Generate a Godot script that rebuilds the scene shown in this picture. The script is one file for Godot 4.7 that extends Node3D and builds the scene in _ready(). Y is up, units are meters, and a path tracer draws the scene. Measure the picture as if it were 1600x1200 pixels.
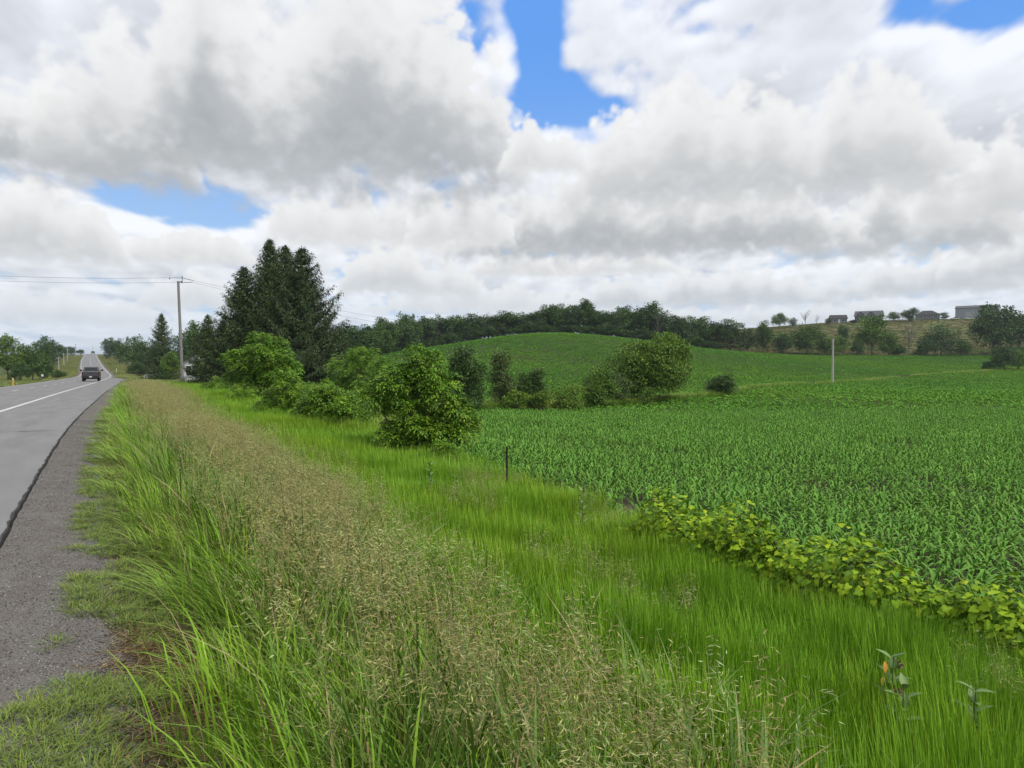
extends Node3D
# Country road verge, young corn field and wooded hill under a broken cloud deck.
# World: the road runs along -Z, x is to its right, metres; the camera stands on the shoulder.

const EYE := Vector3(0, 1.55, 0)
const YAW := 31.0
const SUN_ELEVATION := 56.0
const SUN_AZIMUTH := 150.0     # degrees clockwise from -Z

var rng := RandomNumberGenerator.new()
var counts := {}
var MAT := {}

func _ready():
	rng.seed = 20240
	set_camera()
	set_sky_and_sun()
	make_materials()
	prepare_land()
	build_ground()
	build_road()
	build_verge_grass()
	build_corn()
	build_field_margin()
	build_vine()
	build_near_shrubs()
	build_spruces()
	build_mid_hedge()
	build_far_trees()
	build_buildings()
	build_poles()
	build_vehicles()
	build_small_things()

# ---------------------------------------------------------------- camera, sky, sun
func set_camera():
	var cam := Camera3D.new()
	cam.name = "camera"
	cam.fov = 58.06
	cam.near = 0.05
	cam.far = 8000.0
	cam.position = EYE
	cam.rotation_degrees = Vector3(-2.12, -YAW, 0)
	add_child(cam)
	cam.current = true

func set_sky_and_sun():
	var e := Environment.new()
	e.background_mode = Environment.BG_SKY
	e.tonemap_mode = Environment.TONE_MAPPER_LINEAR
	e.tonemap_exposure = 1.48
	e.sdfgi_enabled = true
	e.ssao_enabled = true
	e.ssil_enabled = true
	var sm := PanoramaSkyMaterial.new()
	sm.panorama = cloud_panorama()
	sm.filter = true
	var sky := Sky.new()
	sky.sky_material = sm
	e.sky = sky
	e.background_energy_multiplier = 0.73
	e.fog_enabled = true
	e.fog_density = 0.00018
	e.fog_light_color = Color(0.86, 0.91, 0.97)
	var we := WorldEnvironment.new()
	we.name = "world_environment"
	we.environment = e
	add_child(we)
	var sun := DirectionalLight3D.new()
	sun.name = "sun"
	sun.light_energy = 0.5
	sun.light_angular_distance = 10.0
	sun.light_color = Color(1.0, 0.96, 0.9)
	sun.shadow_enabled = true
	sun.sky_mode = DirectionalLight3D.SKY_MODE_LIGHT_ONLY
	sun.rotation_degrees = Vector3(-SUN_ELEVATION, 180.0 - SUN_AZIMUTH, 0)
	add_child(sun)

# the openings and thick banks of the cloud deck that the photograph shows: azimuth, elevation, half widths (degrees), change of cover
const CLOUD_BREAKS := [
	[33.3, 24.4, 1.5, 4.0, -1.0], [35.7, 20.2, 2.6, 1.6, -1.0], [32.0, 26.5, 1.6, 1.6, -0.5], [39.3, 19.4, 1.6, 1.0, -0.55],
	[6.4, 11.5, 4.6, 1.5, -0.95], [2.2, 11.8, 2.5, 1.1, -0.5], [8.1, 10.3, 2.7, 0.9, -0.5], [0.2, 9.6, 1.6, 0.7, -0.4],
	[64.9, 22.2, 2.8, 1.2, -0.9], [60.8, 23.4, 1.5, 1.2, -0.4], [55.5, 19.4, 1.0, 1.3, -0.22], [46.2, 24.3, 2.9, 0.8, -0.35],
	[20.1, 13.2, 1.8, 1.0, -0.3], [25.8, 10.1, 3.1, 0.6, -0.45], [59.9, 8.9, 2.7, 0.5, -0.4], [32.1, 8.6, 3.2, 0.5, -0.35], [4.7, 13.4, 2.1, 0.9, -0.4],
	[15.0, 19.5, 11.0, 4.5, 0.45], [47.0, 12.5, 9.0, 2.2, 0.4], [60.0, 13.0, 6.0, 2.5, 0.35], [2.0, 17.0, 8.0, 2.5, 0.3], [48.0, 18.0, 6.0, 3.0, 0.25]]

# the heaped clouds ahead, far ones first: azimuth, elevation of the base, half width, height (degrees), brightness of the underside
const HEAPS := [
	[-1.4, 2.4, 6.3, 2.4, 0.62], [7.8, 3.9, 5.3, 2.9, 0.60], [55.2, 2.6, 8.7, 1.9, 0.58], [38.6, 2.9, 10.3, 1.8, 0.60], [29.0, 3.8, 10.4, 2.6, 0.62], [45.9, 4.3, 10.7, 3.0, 0.50], [61.4, 4.7, 7.0, 2.9, 0.50],
	[22.7, 5.4, 5.9, 4.3, 0.55], [66.5, 5.5, 4.2, 2.9, 0.50], [35.2, 6.8, 3.1, 1.7, 0.62], [31.0, 6.9, 3.7, 2.1, 0.60], [40.4, 7.0, 4.1, 1.9, 0.60],
	[6.1, 7.2, 5.2, 2.9, 0.62], [-2.9, 6.8, 5.4, 5.0, 0.55], [18.8, 9.3, 7.5, 5.6, 0.60], [61.0, 7.7, 8.9, 6.1, 0.45], [41.4, 8.5, 17.2, 5.9, 0.42], [26.8, 9.4, 4.7, 5.0, 0.60],
	[65.6, 9.6, 5.0, 7.3, 0.55], [50.6, 12.3, 16.5, 9.4, 0.50], [-1.5, 12.7, 8.8, 6.0, 0.42], [14.3, 14.1, 18.6, 17.5, 0.39], [33.6, 15.1, 3.7, 4.1, 0.60]]

var heaps := []
var heaps_ahead := []
var n_deck: FastNoiseLite
var n_puff: FastNoiseLite
var n_warp: FastNoiseLite
var n_bill: FastNoiseLite
var sun_towards: Vector3

func cover_at(az: float, el: float) -> float:
	var a := deg_to_rad(az)
	var d := Vector3(sin(a) * cos(el), sin(el), -cos(a) * cos(el))
	var k := 1.0 / (maxf(d.y, 0.0) + 0.085)
	var x := d.x * k
	var z := d.z * k
	var wx := n_warp.get_noise_2d(x * 1.6, z * 1.6) * 0.35
	var wz := n_warp.get_noise_2d(x * 1.6 + 31.0, z * 1.6) * 0.35
	var deck := n_deck.get_noise_2d(x + wx, z + wz)
	# billows: puffs grow smaller towards the horizon
	var eb := rad_to_deg(el) + 7.0
	var u := (az - 31.0) / pow(eb, 0.65) * 0.36
	var v := pow(eb, 0.35) / 0.35 * 0.36
	var ahead := 1.0 - smoothstep(85.0, 120.0, absf(az - 31.0))
	var bill := 0.0
	var puff := 0.0
	if ahead > 0.0:
		var qx := n_warp.get_noise_2d(u * 3.0, v * 3.0 + 9.0) * 0.10
		var qy := n_warp.get_noise_2d(u * 3.0 + 17.0, v * 3.0) * 0.10
		bill += ahead * -n_bill.get_noise_2d(u * 3.2 + qx * 3.2, v * 3.9 + qy * 3.9)
		puff += ahead * n_puff.get_noise_2d(u * 3.4, v * 4.2)
	if ahead < 1.0:
		bill += (1.0 - ahead) * -n_bill.get_noise_3d(d.x * 7.0, d.y * 9.0, d.z * 7.0)
		puff += (1.0 - ahead) * n_puff.get_noise_3d(d.x * 7.0, d.y * 9.0, d.z * 7.0)
	var c := 0.0 + deck * 0.5 + puff * 0.34 + bill * 0.45
	var eld := rad_to_deg(el)
	for b in CLOUD_BREAKS:
		var dx: float = (az - b[0]) / b[2]
		var dy: float = (eld - b[1]) / b[3]
		var r := dx * dx + dy * dy
		if r < 6.0:
			c += b[4] * exp(-r)
	return c

# heaped clouds: billowed bright tops, a smooth body and a greyer, softer base
func heap_over(behind: Color, az: float, el: float, list: Array) -> Color:
	var out := behind
	var eld := rad_to_deg(el)
	for h in list:
		var x: float = (az - h[0]) / h[2]
		if x < -1.25 or x > 1.25:
			continue
		var y: float = (eld - h[1]) / h[3]
		if y < -0.35 or y > 1.5:
			continue
		var k: float = 1.25 * pow(h[3], 0.5)
		var nx: float = az / (h[3] / k) + h[0]
		var ny: float = eld / (h[3] / k) + h[1]
		var lump := -n_bill.get_noise_2d(nx * 0.9, ny * 1.1)
		var fine := n_puff.get_noise_2d(nx * 1.1 + 40.0, ny * 1.3)
		var wob := n_deck.get_noise_1d(nx * 0.4)
		var top: float = pow(maxf(0.0, 1.0 - pow(absf(x), 2.4)), 0.55) * (0.82 + 0.55 * wob)
		var f: float = top - y + (lump - 0.45) * 0.36 + fine * 0.26
		var a := smoothstep(0.0, 0.22, f) * smoothstep(-0.16, 0.14, y + fine * 0.16 + lump * 0.06)
		a *= smoothstep(1.2, 0.9, absf(x) + fine * 0.1)
		if a <= 0.0:
			continue
		var deep := clampf(f / 0.85, 0.0, 1.0)
		var grey: float = h[4]
		var lum := lerpf(0.95, 0.80, smoothstep(0.0, 0.22, deep))
		lum = lerpf(lum, grey * 1.1, smoothstep(0.18, 1.0, deep + (0.35 - y) * 0.55))
		lum += (lump - 0.4) * 0.09 + fine * 0.07
		lum = clampf(lum, 0.34, 0.98)
		var cool := smoothstep(0.75, 0.4, lum)
		out = out.lerp(Color(lum * (0.995 - 0.055 * cool), lum * (1.0 - 0.01 * cool), lum * (1.005 + 0.03 * cool)), a * 0.97)
	return out

func sky_colour(az: float, el: float) -> Color:
	var c := cover_at(az, el)
	var up := maxf(sin(el), 0.0)
	var blue := Color(0.40, 0.60, 0.86).lerp(Color(0.13, 0.34, 0.82), smoothstep(0.05, 0.42, up))
	var alpha := smoothstep(-0.22, 0.2, c)
	var above := cover_at(az + 0.25, el + 0.010 + 0.006 * up)
	var higher := cover_at(az + 0.8, el + 0.028 + 0.04 * up)
	var rim := clampf((c - above) * 1.1, -0.5, 0.5) + clampf((c - higher) * 0.75, -0.5, 0.5)
	var thick := smoothstep(0.10, 1.0, c)
	var lum := lerpf(0.86, 0.50, thick) + rim * 0.36 * (1.0 - 0.35 * thick)
	lum = clampf(lum, 0.28, 0.97)
	var cloud := Color(lum * 0.985, lum * 0.993, lum * 1.0 + 0.016)
	var out := blue.lerp(cloud, alpha * 0.9)
	out = heap_over(out, az, el, heaps_ahead if az > -9.0 and az < 72.0 and el < 0.56 else heaps)
	var haze := 1.0 - smoothstep(0.0, 0.16, up)
	out = out.lerp(Color(0.58, 0.68, 0.80), haze * 0.55)
	var a := deg_to_rad(az)
	var d := Vector3(sin(a) * cos(el), sin(el), -cos(a) * cos(el))
	var off := rad_to_deg(acos(clampf(d.dot(sun_towards), -1.0, 1.0)))
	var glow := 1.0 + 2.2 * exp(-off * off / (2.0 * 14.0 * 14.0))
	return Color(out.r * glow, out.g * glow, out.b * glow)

func cloud_panorama() -> ImageTexture:
	n_deck = FastNoiseLite.new()
	n_deck.noise_type = FastNoiseLite.TYPE_SIMPLEX_SMOOTH
	n_deck.seed = 11
	n_deck.frequency = 0.75
	n_deck.fractal_octaves = 3
	n_deck.fractal_gain = 0.52
	n_puff = FastNoiseLite.new()
	n_puff.noise_type = FastNoiseLite.TYPE_SIMPLEX_SMOOTH
	n_puff.seed = 5
	n_puff.frequency = 1.0
	n_puff.fractal_octaves = 5
	n_puff.fractal_gain = 0.5
	n_bill = FastNoiseLite.new()
	n_bill.noise_type = FastNoiseLite.TYPE_CELLULAR
	n_bill.cellular_distance_function = FastNoiseLite.DISTANCE_EUCLIDEAN
	n_bill.cellular_return_type = FastNoiseLite.RETURN_DISTANCE
	n_bill.fractal_gain = 0.45
	n_bill.seed = 15
	n_bill.frequency = 1.0
	n_bill.fractal_octaves = 4
	n_warp = FastNoiseLite.new()
	n_warp.noise_type = FastNoiseLite.TYPE_SIMPLEX_SMOOTH
	n_warp.seed = 9
	n_warp.frequency = 1.0
	n_warp.fractal_octaves = 3
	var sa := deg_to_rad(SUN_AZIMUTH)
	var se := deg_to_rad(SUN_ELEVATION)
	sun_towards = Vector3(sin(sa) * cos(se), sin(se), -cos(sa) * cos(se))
	for h in HEAPS:
		heaps_ahead.append(h)
	var hr := RandomNumberGenerator.new()
	hr.seed = 404
	var all := []
	for k in 95:
		var az := hr.randf_range(-180.0, 180.0)
		var el := 3.0 + 62.0 * pow(hr.randf(), 1.5)
		var size := hr.randf_range(0.7, 1.3) * (2.2 + el * 0.42)
		if az > -24.0 and az < 86.0 and el < 29.0:
			continue
		all.append([az, el, size * hr.randf_range(1.0, 2.0) / maxf(0.35, cos(deg_to_rad(el))), size, hr.randf_range(0.4, 0.6)])
	all.sort_custom(func(a, b): return a[1] < b[1])
	heaps = HEAPS + all
	for h in all:
		if h[0] + h[2] * 1.3 > -9.0 and h[0] - h[2] * 1.3 < 72.0 and h[1] < 34.0:
			heaps_ahead.append(h)
	var low := Color(0.10, 0.12, 0.08)
	var w := 560
	var h := 280
	var coarse := Image.create_empty(w, h, false, Image.FORMAT_RGBF)
	coarse.fill(low)
	for y in h / 2 + 2:
		var el := PI * (0.5 - (y + 0.5) / h)
		for x in w:
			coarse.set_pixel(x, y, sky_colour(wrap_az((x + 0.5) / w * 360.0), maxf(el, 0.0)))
	var W := 4096
	var H := 2048
	coarse.resize(W, H, Image.INTERPOLATE_CUBIC)
	# the same deck computed finely over the quarter of the sky that lies ahead
	var x0 := int(-8.0 / 360.0 * W)
	var x1 := int(71.0 / 360.0 * W)
	var y0 := int((90.0 - 31.0) / 180.0 * H)
	for y in range(y0, H / 2 + 4):
		var el := PI * (0.5 - (y + 0.5) / H)
		for x in range(x0, x1):
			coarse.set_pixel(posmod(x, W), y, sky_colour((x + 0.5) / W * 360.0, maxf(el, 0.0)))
	return ImageTexture.create_from_image(coarse)

func wrap_az(a: float) -> float:
	return a - 360.0 if a > 180.0 else a

# ---------------------------------------------------------------- mesh helpers
class Shape:
	var v := PackedVector3Array()
	var n := PackedVector3Array()
	var c := PackedColorArray()
	var i := PackedInt32Array()

	func tri(a: Vector3, b: Vector3, d: Vector3, col: Color) -> void:   # clockwise
		var k := v.size()
		var nn := (d - a).cross(b - a).normalized()
		v.append(a); v.append(b); v.append(d)
		n.append(nn); n.append(nn); n.append(nn)
		c.append(col); c.append(col); c.append(col)
		i.append(k); i.append(k + 1); i.append(k + 2)

	func quad(a: Vector3, b: Vector3, d: Vector3, e: Vector3, col: Color) -> void:   # clockwise round
		var k := v.size()
		var nn := (d - a).cross(b - a).normalized()
		v.append(a); v.append(b); v.append(d); v.append(e)
		for j in 4:
			n.append(nn); c.append(col)
		i.append(k); i.append(k + 1); i.append(k + 2)
		i.append(k); i.append(k + 2); i.append(k + 3)

	func box(lo: Vector3, hi: Vector3, col: Color) -> void:
		var p: Array[Vector3] = []
		for k in 8:
			p.append(Vector3(hi.x if k & 1 else lo.x, hi.y if k & 2 else lo.y, hi.z if k & 4 else lo.z))
		hexa(p, col)

	# eight corners numbered x + 2y + 4z
	func hexa(p: Array[Vector3], col: Color) -> void:
		var mid := Vector3.ZERO
		for q in p:
			mid += q / 8.0
		for f in [[0, 1, 3, 2], [4, 5, 7, 6], [0, 1, 5, 4], [2, 3, 7, 6], [0, 2, 6, 4], [1, 3, 7, 5]]:
			var a: Vector3 = p[f[0]]
			var b: Vector3 = p[f[1]]
			var d: Vector3 = p[f[2]]
			var e: Vector3 = p[f[3]]
			if (d - a).cross(b - a).dot((a + d) * 0.5 - mid) < 0.0:
				quad(a, e, d, b, col)
			else:
				quad(a, b, d, e, col)

	# a slab between two outlines (same number of points, seen from +z going round), joined along the rim
	func prism(outline: PackedVector2Array, z0: float, z1: float, col: Color, swap := false) -> void:
		var tris := Geometry2D.triangulate_polygon(outline)
		var mid := Vector3.ZERO
		for q in outline:
			mid += place3(q, (z0 + z1) * 0.5, swap) / outline.size()
		for t in range(0, tris.size(), 3):
			for z in [z0, z1]:
				var a := place3(outline[tris[t]], z, swap)
				var b := place3(outline[tris[t + 1]], z, swap)
				var d := place3(outline[tris[t + 2]], z, swap)
				if (d - a).cross(b - a).dot((a + b + d) / 3.0 - place3((outline[tris[t]] + outline[tris[t + 1]] + outline[tris[t + 2]]) / 3.0, (z0 + z1) * 0.5, swap)) < 0.0:
					tri(a, d, b, col)
				else:
					tri(a, b, d, col)
		var turn := 0.0
		for k in outline.size():
			var p := outline[k]
			var q := outline[(k + 1) % outline.size()]
			turn += p.x * q.y - q.x * p.y
		for k in outline.size():
			var p := outline[k]
			var q := outline[(k + 1) % outline.size()]
			var out2 := Vector2(q.y - p.y, p.x - q.x) * signf(turn)
			var a := place3(p, z0, swap)
			var b := place3(q, z0, swap)
			var d := place3(q, z1, swap)
			var e := place3(p, z1, swap)
			if (d - a).cross(b - a).dot(place3(out2, 0.0, swap)) < 0.0:
				quad(a, e, d, b, col)
			else:
				quad(a, b, d, e, col)

	func place3(q: Vector2, z: float, swap: bool) -> Vector3:
		return Vector3(z, q.y, q.x) if swap else Vector3(q.x, q.y, z)

	func tube(pts: PackedVector3Array, rad: PackedFloat32Array, sides: int, col: Color, cap := true) -> void:
		var k0 := v.size()
		var m := pts.size()
		var side := Vector3.RIGHT
		for j in m:
			var t := (pts[mini(j + 1, m - 1)] - pts[maxi(j - 1, 0)]).normalized()
			side = (side - t * side.dot(t))
			if side.length() < 0.05:
				side = t.cross(Vector3.FORWARD) if absf(t.z) < 0.9 else t.cross(Vector3.UP)
			side = side.normalized()
			var other := t.cross(side)
			for s in sides:
				var a := TAU * s / sides
				var d := side * cos(a) + other * sin(a)
				v.append(pts[j] + d * rad[j]); n.append(d); c.append(col)
		for j in m - 1:
			for s in sides:
				var a := k0 + j * sides + s
				var b := k0 + j * sides + (s + 1) % sides
				i.append(a); i.append(a + sides); i.append(b + sides)
				i.append(a); i.append(b + sides); i.append(b)
		if cap:
			for end in 2:
				var j := 0 if end == 0 else m - 1
				var nn := (pts[0] - pts[1]).normalized() if end == 0 else (pts[m - 1] - pts[m - 2]).normalized()
				var kc := v.size()
				v.append(pts[j]); n.append(nn); c.append(col)
				for s in sides:
					v.append(v[k0 + j * sides + s]); n.append(nn); c.append(col)
				for s in sides:
					var a := kc + 1 + s
					var b := kc + 1 + (s + 1) % sides
					i.append(kc)
					if end == 0:
						i.append(a); i.append(b)
					else:
						i.append(b); i.append(a)

	# folded leaf: dir along the midrib, up the face
	func leaf(p: Vector3, dir: Vector3, up: Vector3, length: float, width: float, col: Color) -> void:
		var side := dir.cross(up)
		if side.length() < 0.01:
			side = dir.cross(Vector3(0.3, 0.2, 0.9))
		side = side.normalized()
		var nn := side.cross(dir)
		var k := v.size()
		var m := p + dir * length * 0.42 + nn * width * 0.14
		v.append(p); v.append(m - side * width * 0.5); v.append(p + dir * length - nn * length * 0.06); v.append(m + side * width * 0.5)
		n.append(nn); n.append((nn + side * 0.35).normalized()); n.append(nn); n.append((nn - side * 0.35).normalized())
		for j in 4:
			c.append(col)
		i.append(k); i.append(k + 1); i.append(k + 2)
		i.append(k); i.append(k + 2); i.append(k + 3)

	# grass blade: arches from p towards lean (horizontal) over its length
	func blade(p: Vector3, lean: Vector3, height: float, reach: float, droop: float, width: float, segs: int, col: Color) -> void:
		var side := Vector3(-lean.z, 0, lean.x)
		var k := v.size()
		for j in segs + 1:
			var t := float(j) / segs
			var q := p + Vector3.UP * (height * t - droop * t * t * t) + lean * (reach * t * t)
			var tan := (Vector3.UP * (height - 3.0 * droop * t * t) + lean * (2.0 * reach * t)).normalized()
			var nn := side.cross(tan).normalized()
			if j == segs:
				v.append(q); n.append(nn); c.append(col)
			else:
				var w := width * 0.5 * (1.0 - t * t * 0.75) * (0.65 + 0.35 * minf(1.0, t * 4.0))
				v.append(q - side * w); v.append(q + side * w)
				n.append(nn); n.append(nn); c.append(col); c.append(col)
		for j in segs:
			var a := k + 2 * j
			if j == segs - 1:
				i.append(a); i.append(a + 2); i.append(a + 1)
			else:
				i.append(a); i.append(a + 2); i.append(a + 3)
				i.append(a); i.append(a + 3); i.append(a + 1)

	func mesh(m: Material) -> ArrayMesh:
		var arr := []
		arr.resize(Mesh.ARRAY_MAX)
		arr[Mesh.ARRAY_VERTEX] = v
		arr[Mesh.ARRAY_NORMAL] = n
		arr[Mesh.ARRAY_COLOR] = c
		arr[Mesh.ARRAY_INDEX] = i
		var am := ArrayMesh.new()
		am.add_surface_from_arrays(Mesh.PRIMITIVE_TRIANGLES, arr)
		am.surface_set_material(0, m)
		return am

var masses := {}

func numbered(called: String) -> String:
	var k: int = counts.get(called, 0)
	counts[called] = k + 1
	return called if k == 0 else "%s_%03d" % [called, k]

func thing(called: String, label: String, category: String, at := Vector3.ZERO, turn := 0.0, group := "") -> Node3D:
	var o := Node3D.new()
	o.name = numbered(called)
	add_child(o)
	o.position = at
	o.rotation.y = turn
	tag(o, label, category, group)
	return o

func tag(o: Node, label: String, category: String, group := "", kind := "") -> void:
	if label: o.set_meta("label", label)
	if category: o.set_meta("category", category)
	if group: o.set_meta("group", group)
	if kind: o.set_meta("kind", kind)

func part(called: String, m: Mesh, parent: Node3D, at := Vector3.ZERO) -> MeshInstance3D:
	var o := MeshInstance3D.new()
	o.name = called
	o.mesh = m
	o.position = at
	parent.add_child(o, true)
	return o

func struct(called: String, m: Mesh) -> MeshInstance3D:
	var o := MeshInstance3D.new()
	o.name = numbered(called)
	o.mesh = m
	add_child(o)
	o.set_meta("kind", "structure")
	return o

func scatter(called: String, m: Mesh, where: Array, tints: PackedColorArray, label: String, category: String, piece := "clumps") -> void:
	if where.is_empty():
		return
	var mm := MultiMesh.new()
	mm.transform_format = MultiMesh.TRANSFORM_3D
	mm.use_colors = true
	mm.mesh = m
	mm.instance_count = where.size()
	for k in where.size():
		mm.set_instance_transform(k, where[k])
		mm.set_instance_color(k, tints[k])
	if not masses.has(called):   # one object for each mass of plants; its variants are the parts
		var whole := Node3D.new()
		whole.name = called
		add_child(whole)
		tag(whole, label, category, "", "stuff")
		masses[called] = whole
	var o := MultiMeshInstance3D.new()
	o.name = piece
	o.multimesh = mm
	masses[called].add_child(o, true)
	o.set_meta("kind", "stuff")

func rr(a: float, b: float) -> float:
	return rng.randf_range(a, b)

func rand_dir() -> Vector3:
	var z := rr(-1, 1)
	var a := rr(0, TAU)
	var s := sqrt(1.0 - z * z)
	return Vector3(s * cos(a), z, s * sin(a))

# ---------------------------------------------------------------- materials
func plain_mat(called: String, col: Color, rough := 0.8, metal := 0.0) -> StandardMaterial3D:
	var m := StandardMaterial3D.new()
	m.resource_name = called
	m.albedo_color = col.linear_to_srgb()
	m.roughness = rough
	m.metallic = metal
	return m

func vcol_mat(called: String, rough := 0.7, back := 0.0) -> StandardMaterial3D:
	var m := StandardMaterial3D.new()
	m.resource_name = called
	m.vertex_color_use_as_albedo = true
	m.roughness = rough
	m.metallic_specular = 0.35
	m.cull_mode = BaseMaterial3D.CULL_DISABLED
	if back > 0.0:
		m.backlight_enabled = true
		m.backlight = Color(back, back, back * 0.6)
	return m

func noise_tex(sd: int, freq: float, oct: int, ramp: Array, size := 512, normal := false, kind := FastNoiseLite.TYPE_SIMPLEX_SMOOTH) -> NoiseTexture2D:
	var fn := FastNoiseLite.new()
	fn.noise_type = kind
	fn.seed = sd
	fn.frequency = freq
	fn.fractal_octaves = oct
	var t := NoiseTexture2D.new()
	t.width = size
	t.height = size
	t.seamless = true
	t.noise = fn
	if normal:
		t.as_normal_map = true
		t.bump_strength = 6.0
	elif ramp.size():
		var g := Gradient.new()
		var offs := PackedFloat32Array()
		var cols := PackedColorArray()
		for k in ramp:
			offs.append(k[0])
			cols.append((k[1] as Color).linear_to_srgb())
		g.offsets = offs
		g.colors = cols
		t.color_ramp = g
	return t

func grey(x: float) -> Color:
	return Color(x, x, x)

func make_materials():
	MAT.grass = vcol_mat("grass_blade", 0.55, 0.34)
	MAT.seed = vcol_mat("seed_head", 0.8, 0.3)
	MAT.corn = vcol_mat("corn_leaf", 0.5, 0.4)
	MAT.corn.metallic_specular = 0.16
	MAT.leaf = vcol_mat("broad_leaf", 0.5, 0.3)
	MAT.far_leaf = vcol_mat("far_leaf", 0.65, 0.25)
	MAT.needle = vcol_mat("needle", 0.6, 0.15)
	MAT.vine = vcol_mat("vine_leaf", 0.5, 0.5)
	MAT.vine.metallic_specular = 0.16
	MAT.paint = vcol_mat("tinted", 0.7)
	MAT.bark = vcol_mat("bark", 0.9)
	MAT.bark.normal_enabled = true
	MAT.bark.normal_texture = noise_tex(3, 0.06, 4, [], 256, true)
	MAT.bark.uv1_triplanar = true
	MAT.bark.uv1_scale = Vector3(3, 1, 3)
	# bare earth and thatch under the plants
	var g := vcol_mat("earth", 0.95)
	g.cull_mode = BaseMaterial3D.CULL_BACK
	g.albedo_texture = noise_tex(21, 0.02, 6, [[0.0, grey(0.55)], [0.45, grey(0.85)], [0.6, grey(1.0)], [1.0, grey(1.0)]], 1024)
	g.normal_enabled = true
	g.normal_texture = noise_tex(22, 0.05, 5, [], 512, true)
	g.uv1_triplanar = true
	g.uv1_world_triplanar = true
	g.uv1_scale = Vector3(0.31, 0.31, 0.31)
	MAT.ground = g
	# asphalt: worn grey aggregate
	var a := StandardMaterial3D.new()
	a.resource_name = "asphalt"
	a.roughness = 0.88
	a.albedo_color = Color.WHITE
	a.albedo_texture = noise_tex(31, 0.22, 3, [[0.0, grey(0.06)], [0.38, Color(0.19, 0.195, 0.207)], [0.6, Color(0.26, 0.265, 0.276)], [0.8, grey(0.4)], [1.0, grey(0.5)]], 1024)
	a.normal_enabled = true
	a.normal_texture = noise_tex(32, 0.3, 2, [], 512, true)
	a.normal_scale = 0.6
	a.uv1_triplanar = true
	a.uv1_world_triplanar = true
	a.uv1_scale = Vector3(0.9, 0.9, 0.9)
	a.detail_enabled = true
	a.detail_blend_mode = BaseMaterial3D.BLEND_MODE_MUL
	a.detail_uv_layer = BaseMaterial3D.DETAIL_UV_2
	a.detail_albedo = noise_tex(33, 0.012, 5, [[0.0, grey(0.8)], [0.42, grey(0.93)], [0.62, grey(1.0)], [1.0, grey(1.0)]], 512)
	a.uv2_triplanar = true
	a.uv2_world_triplanar = true
	a.uv2_scale = Vector3(0.21, 0.21, 0.045)
	MAT.asphalt = a
	var tar := plain_mat("tar", Color(0.022, 0.022, 0.024), 0.75)
	MAT.tar = tar
	var pw := StandardMaterial3D.new()
	pw.resource_name = "road_paint"
	pw.roughness = 0.7
	pw.albedo_texture = noise_tex(35, 0.09, 4, [[0.0, grey(0.16)], [0.36, grey(0.3)], [0.46, grey(0.72)], [1.0, grey(0.82)]], 512)
	pw.uv1_triplanar = true
	pw.uv1_world_triplanar = true
	pw.uv1_scale = Vector3(0.8, 0.8, 0.8)
	MAT.road_paint = pw
	var gr := StandardMaterial3D.new()
	gr.resource_name = "crushed_stone"
	gr.roughness = 0.95
	gr.albedo_texture = noise_tex(41, 0.16, 3, [[0.0, grey(0.03)], [0.36, Color(0.108, 0.101, 0.096)], [0.55, Color(0.185, 0.175, 0.168)], [0.75, Color(0.285, 0.275, 0.265)], [1.0, grey(0.45)]], 1024, false, FastNoiseLite.TYPE_CELLULAR)
	gr.normal_enabled = true
	gr.normal_texture = noise_tex(42, 0.16, 3, [], 1024, true, FastNoiseLite.TYPE_CELLULAR)
	gr.uv1_triplanar = true
	gr.uv1_world_triplanar = true
	gr.uv1_scale = Vector3(1.1, 1.1, 1.1)
	gr.detail_enabled = true
	gr.detail_blend_mode = BaseMaterial3D.BLEND_MODE_MUL
	gr.detail_uv_layer = BaseMaterial3D.DETAIL_UV_2
	gr.detail_albedo = noise_tex(43, 0.02, 5, [[0.0, Color(0.78, 0.73, 0.67)], [0.4, Color(0.92, 0.89, 0.85)], [0.6, grey(1.0)], [1.0, grey(1.0)]], 512)
	gr.uv2_triplanar = true
	gr.uv2_world_triplanar = true
	gr.uv2_scale = Vector3(0.35, 0.35, 0.2)
	MAT.gravel = gr
	var wood := StandardMaterial3D.new()
	wood.resource_name = "weathered_pole_wood"
	wood.roughness = 0.9
	wood.albedo_texture = noise_tex(51, 0.03, 5, [[0.0, Color(0.12, 0.11, 0.1)], [0.5, Color(0.27, 0.26, 0.25)], [1.0, Color(0.42, 0.41, 0.39)]], 512)
	wood.uv1_triplanar = true
	wood.uv1_scale = Vector3(2.5, 0.25, 2.5)
	MAT.pole_wood = wood

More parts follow.
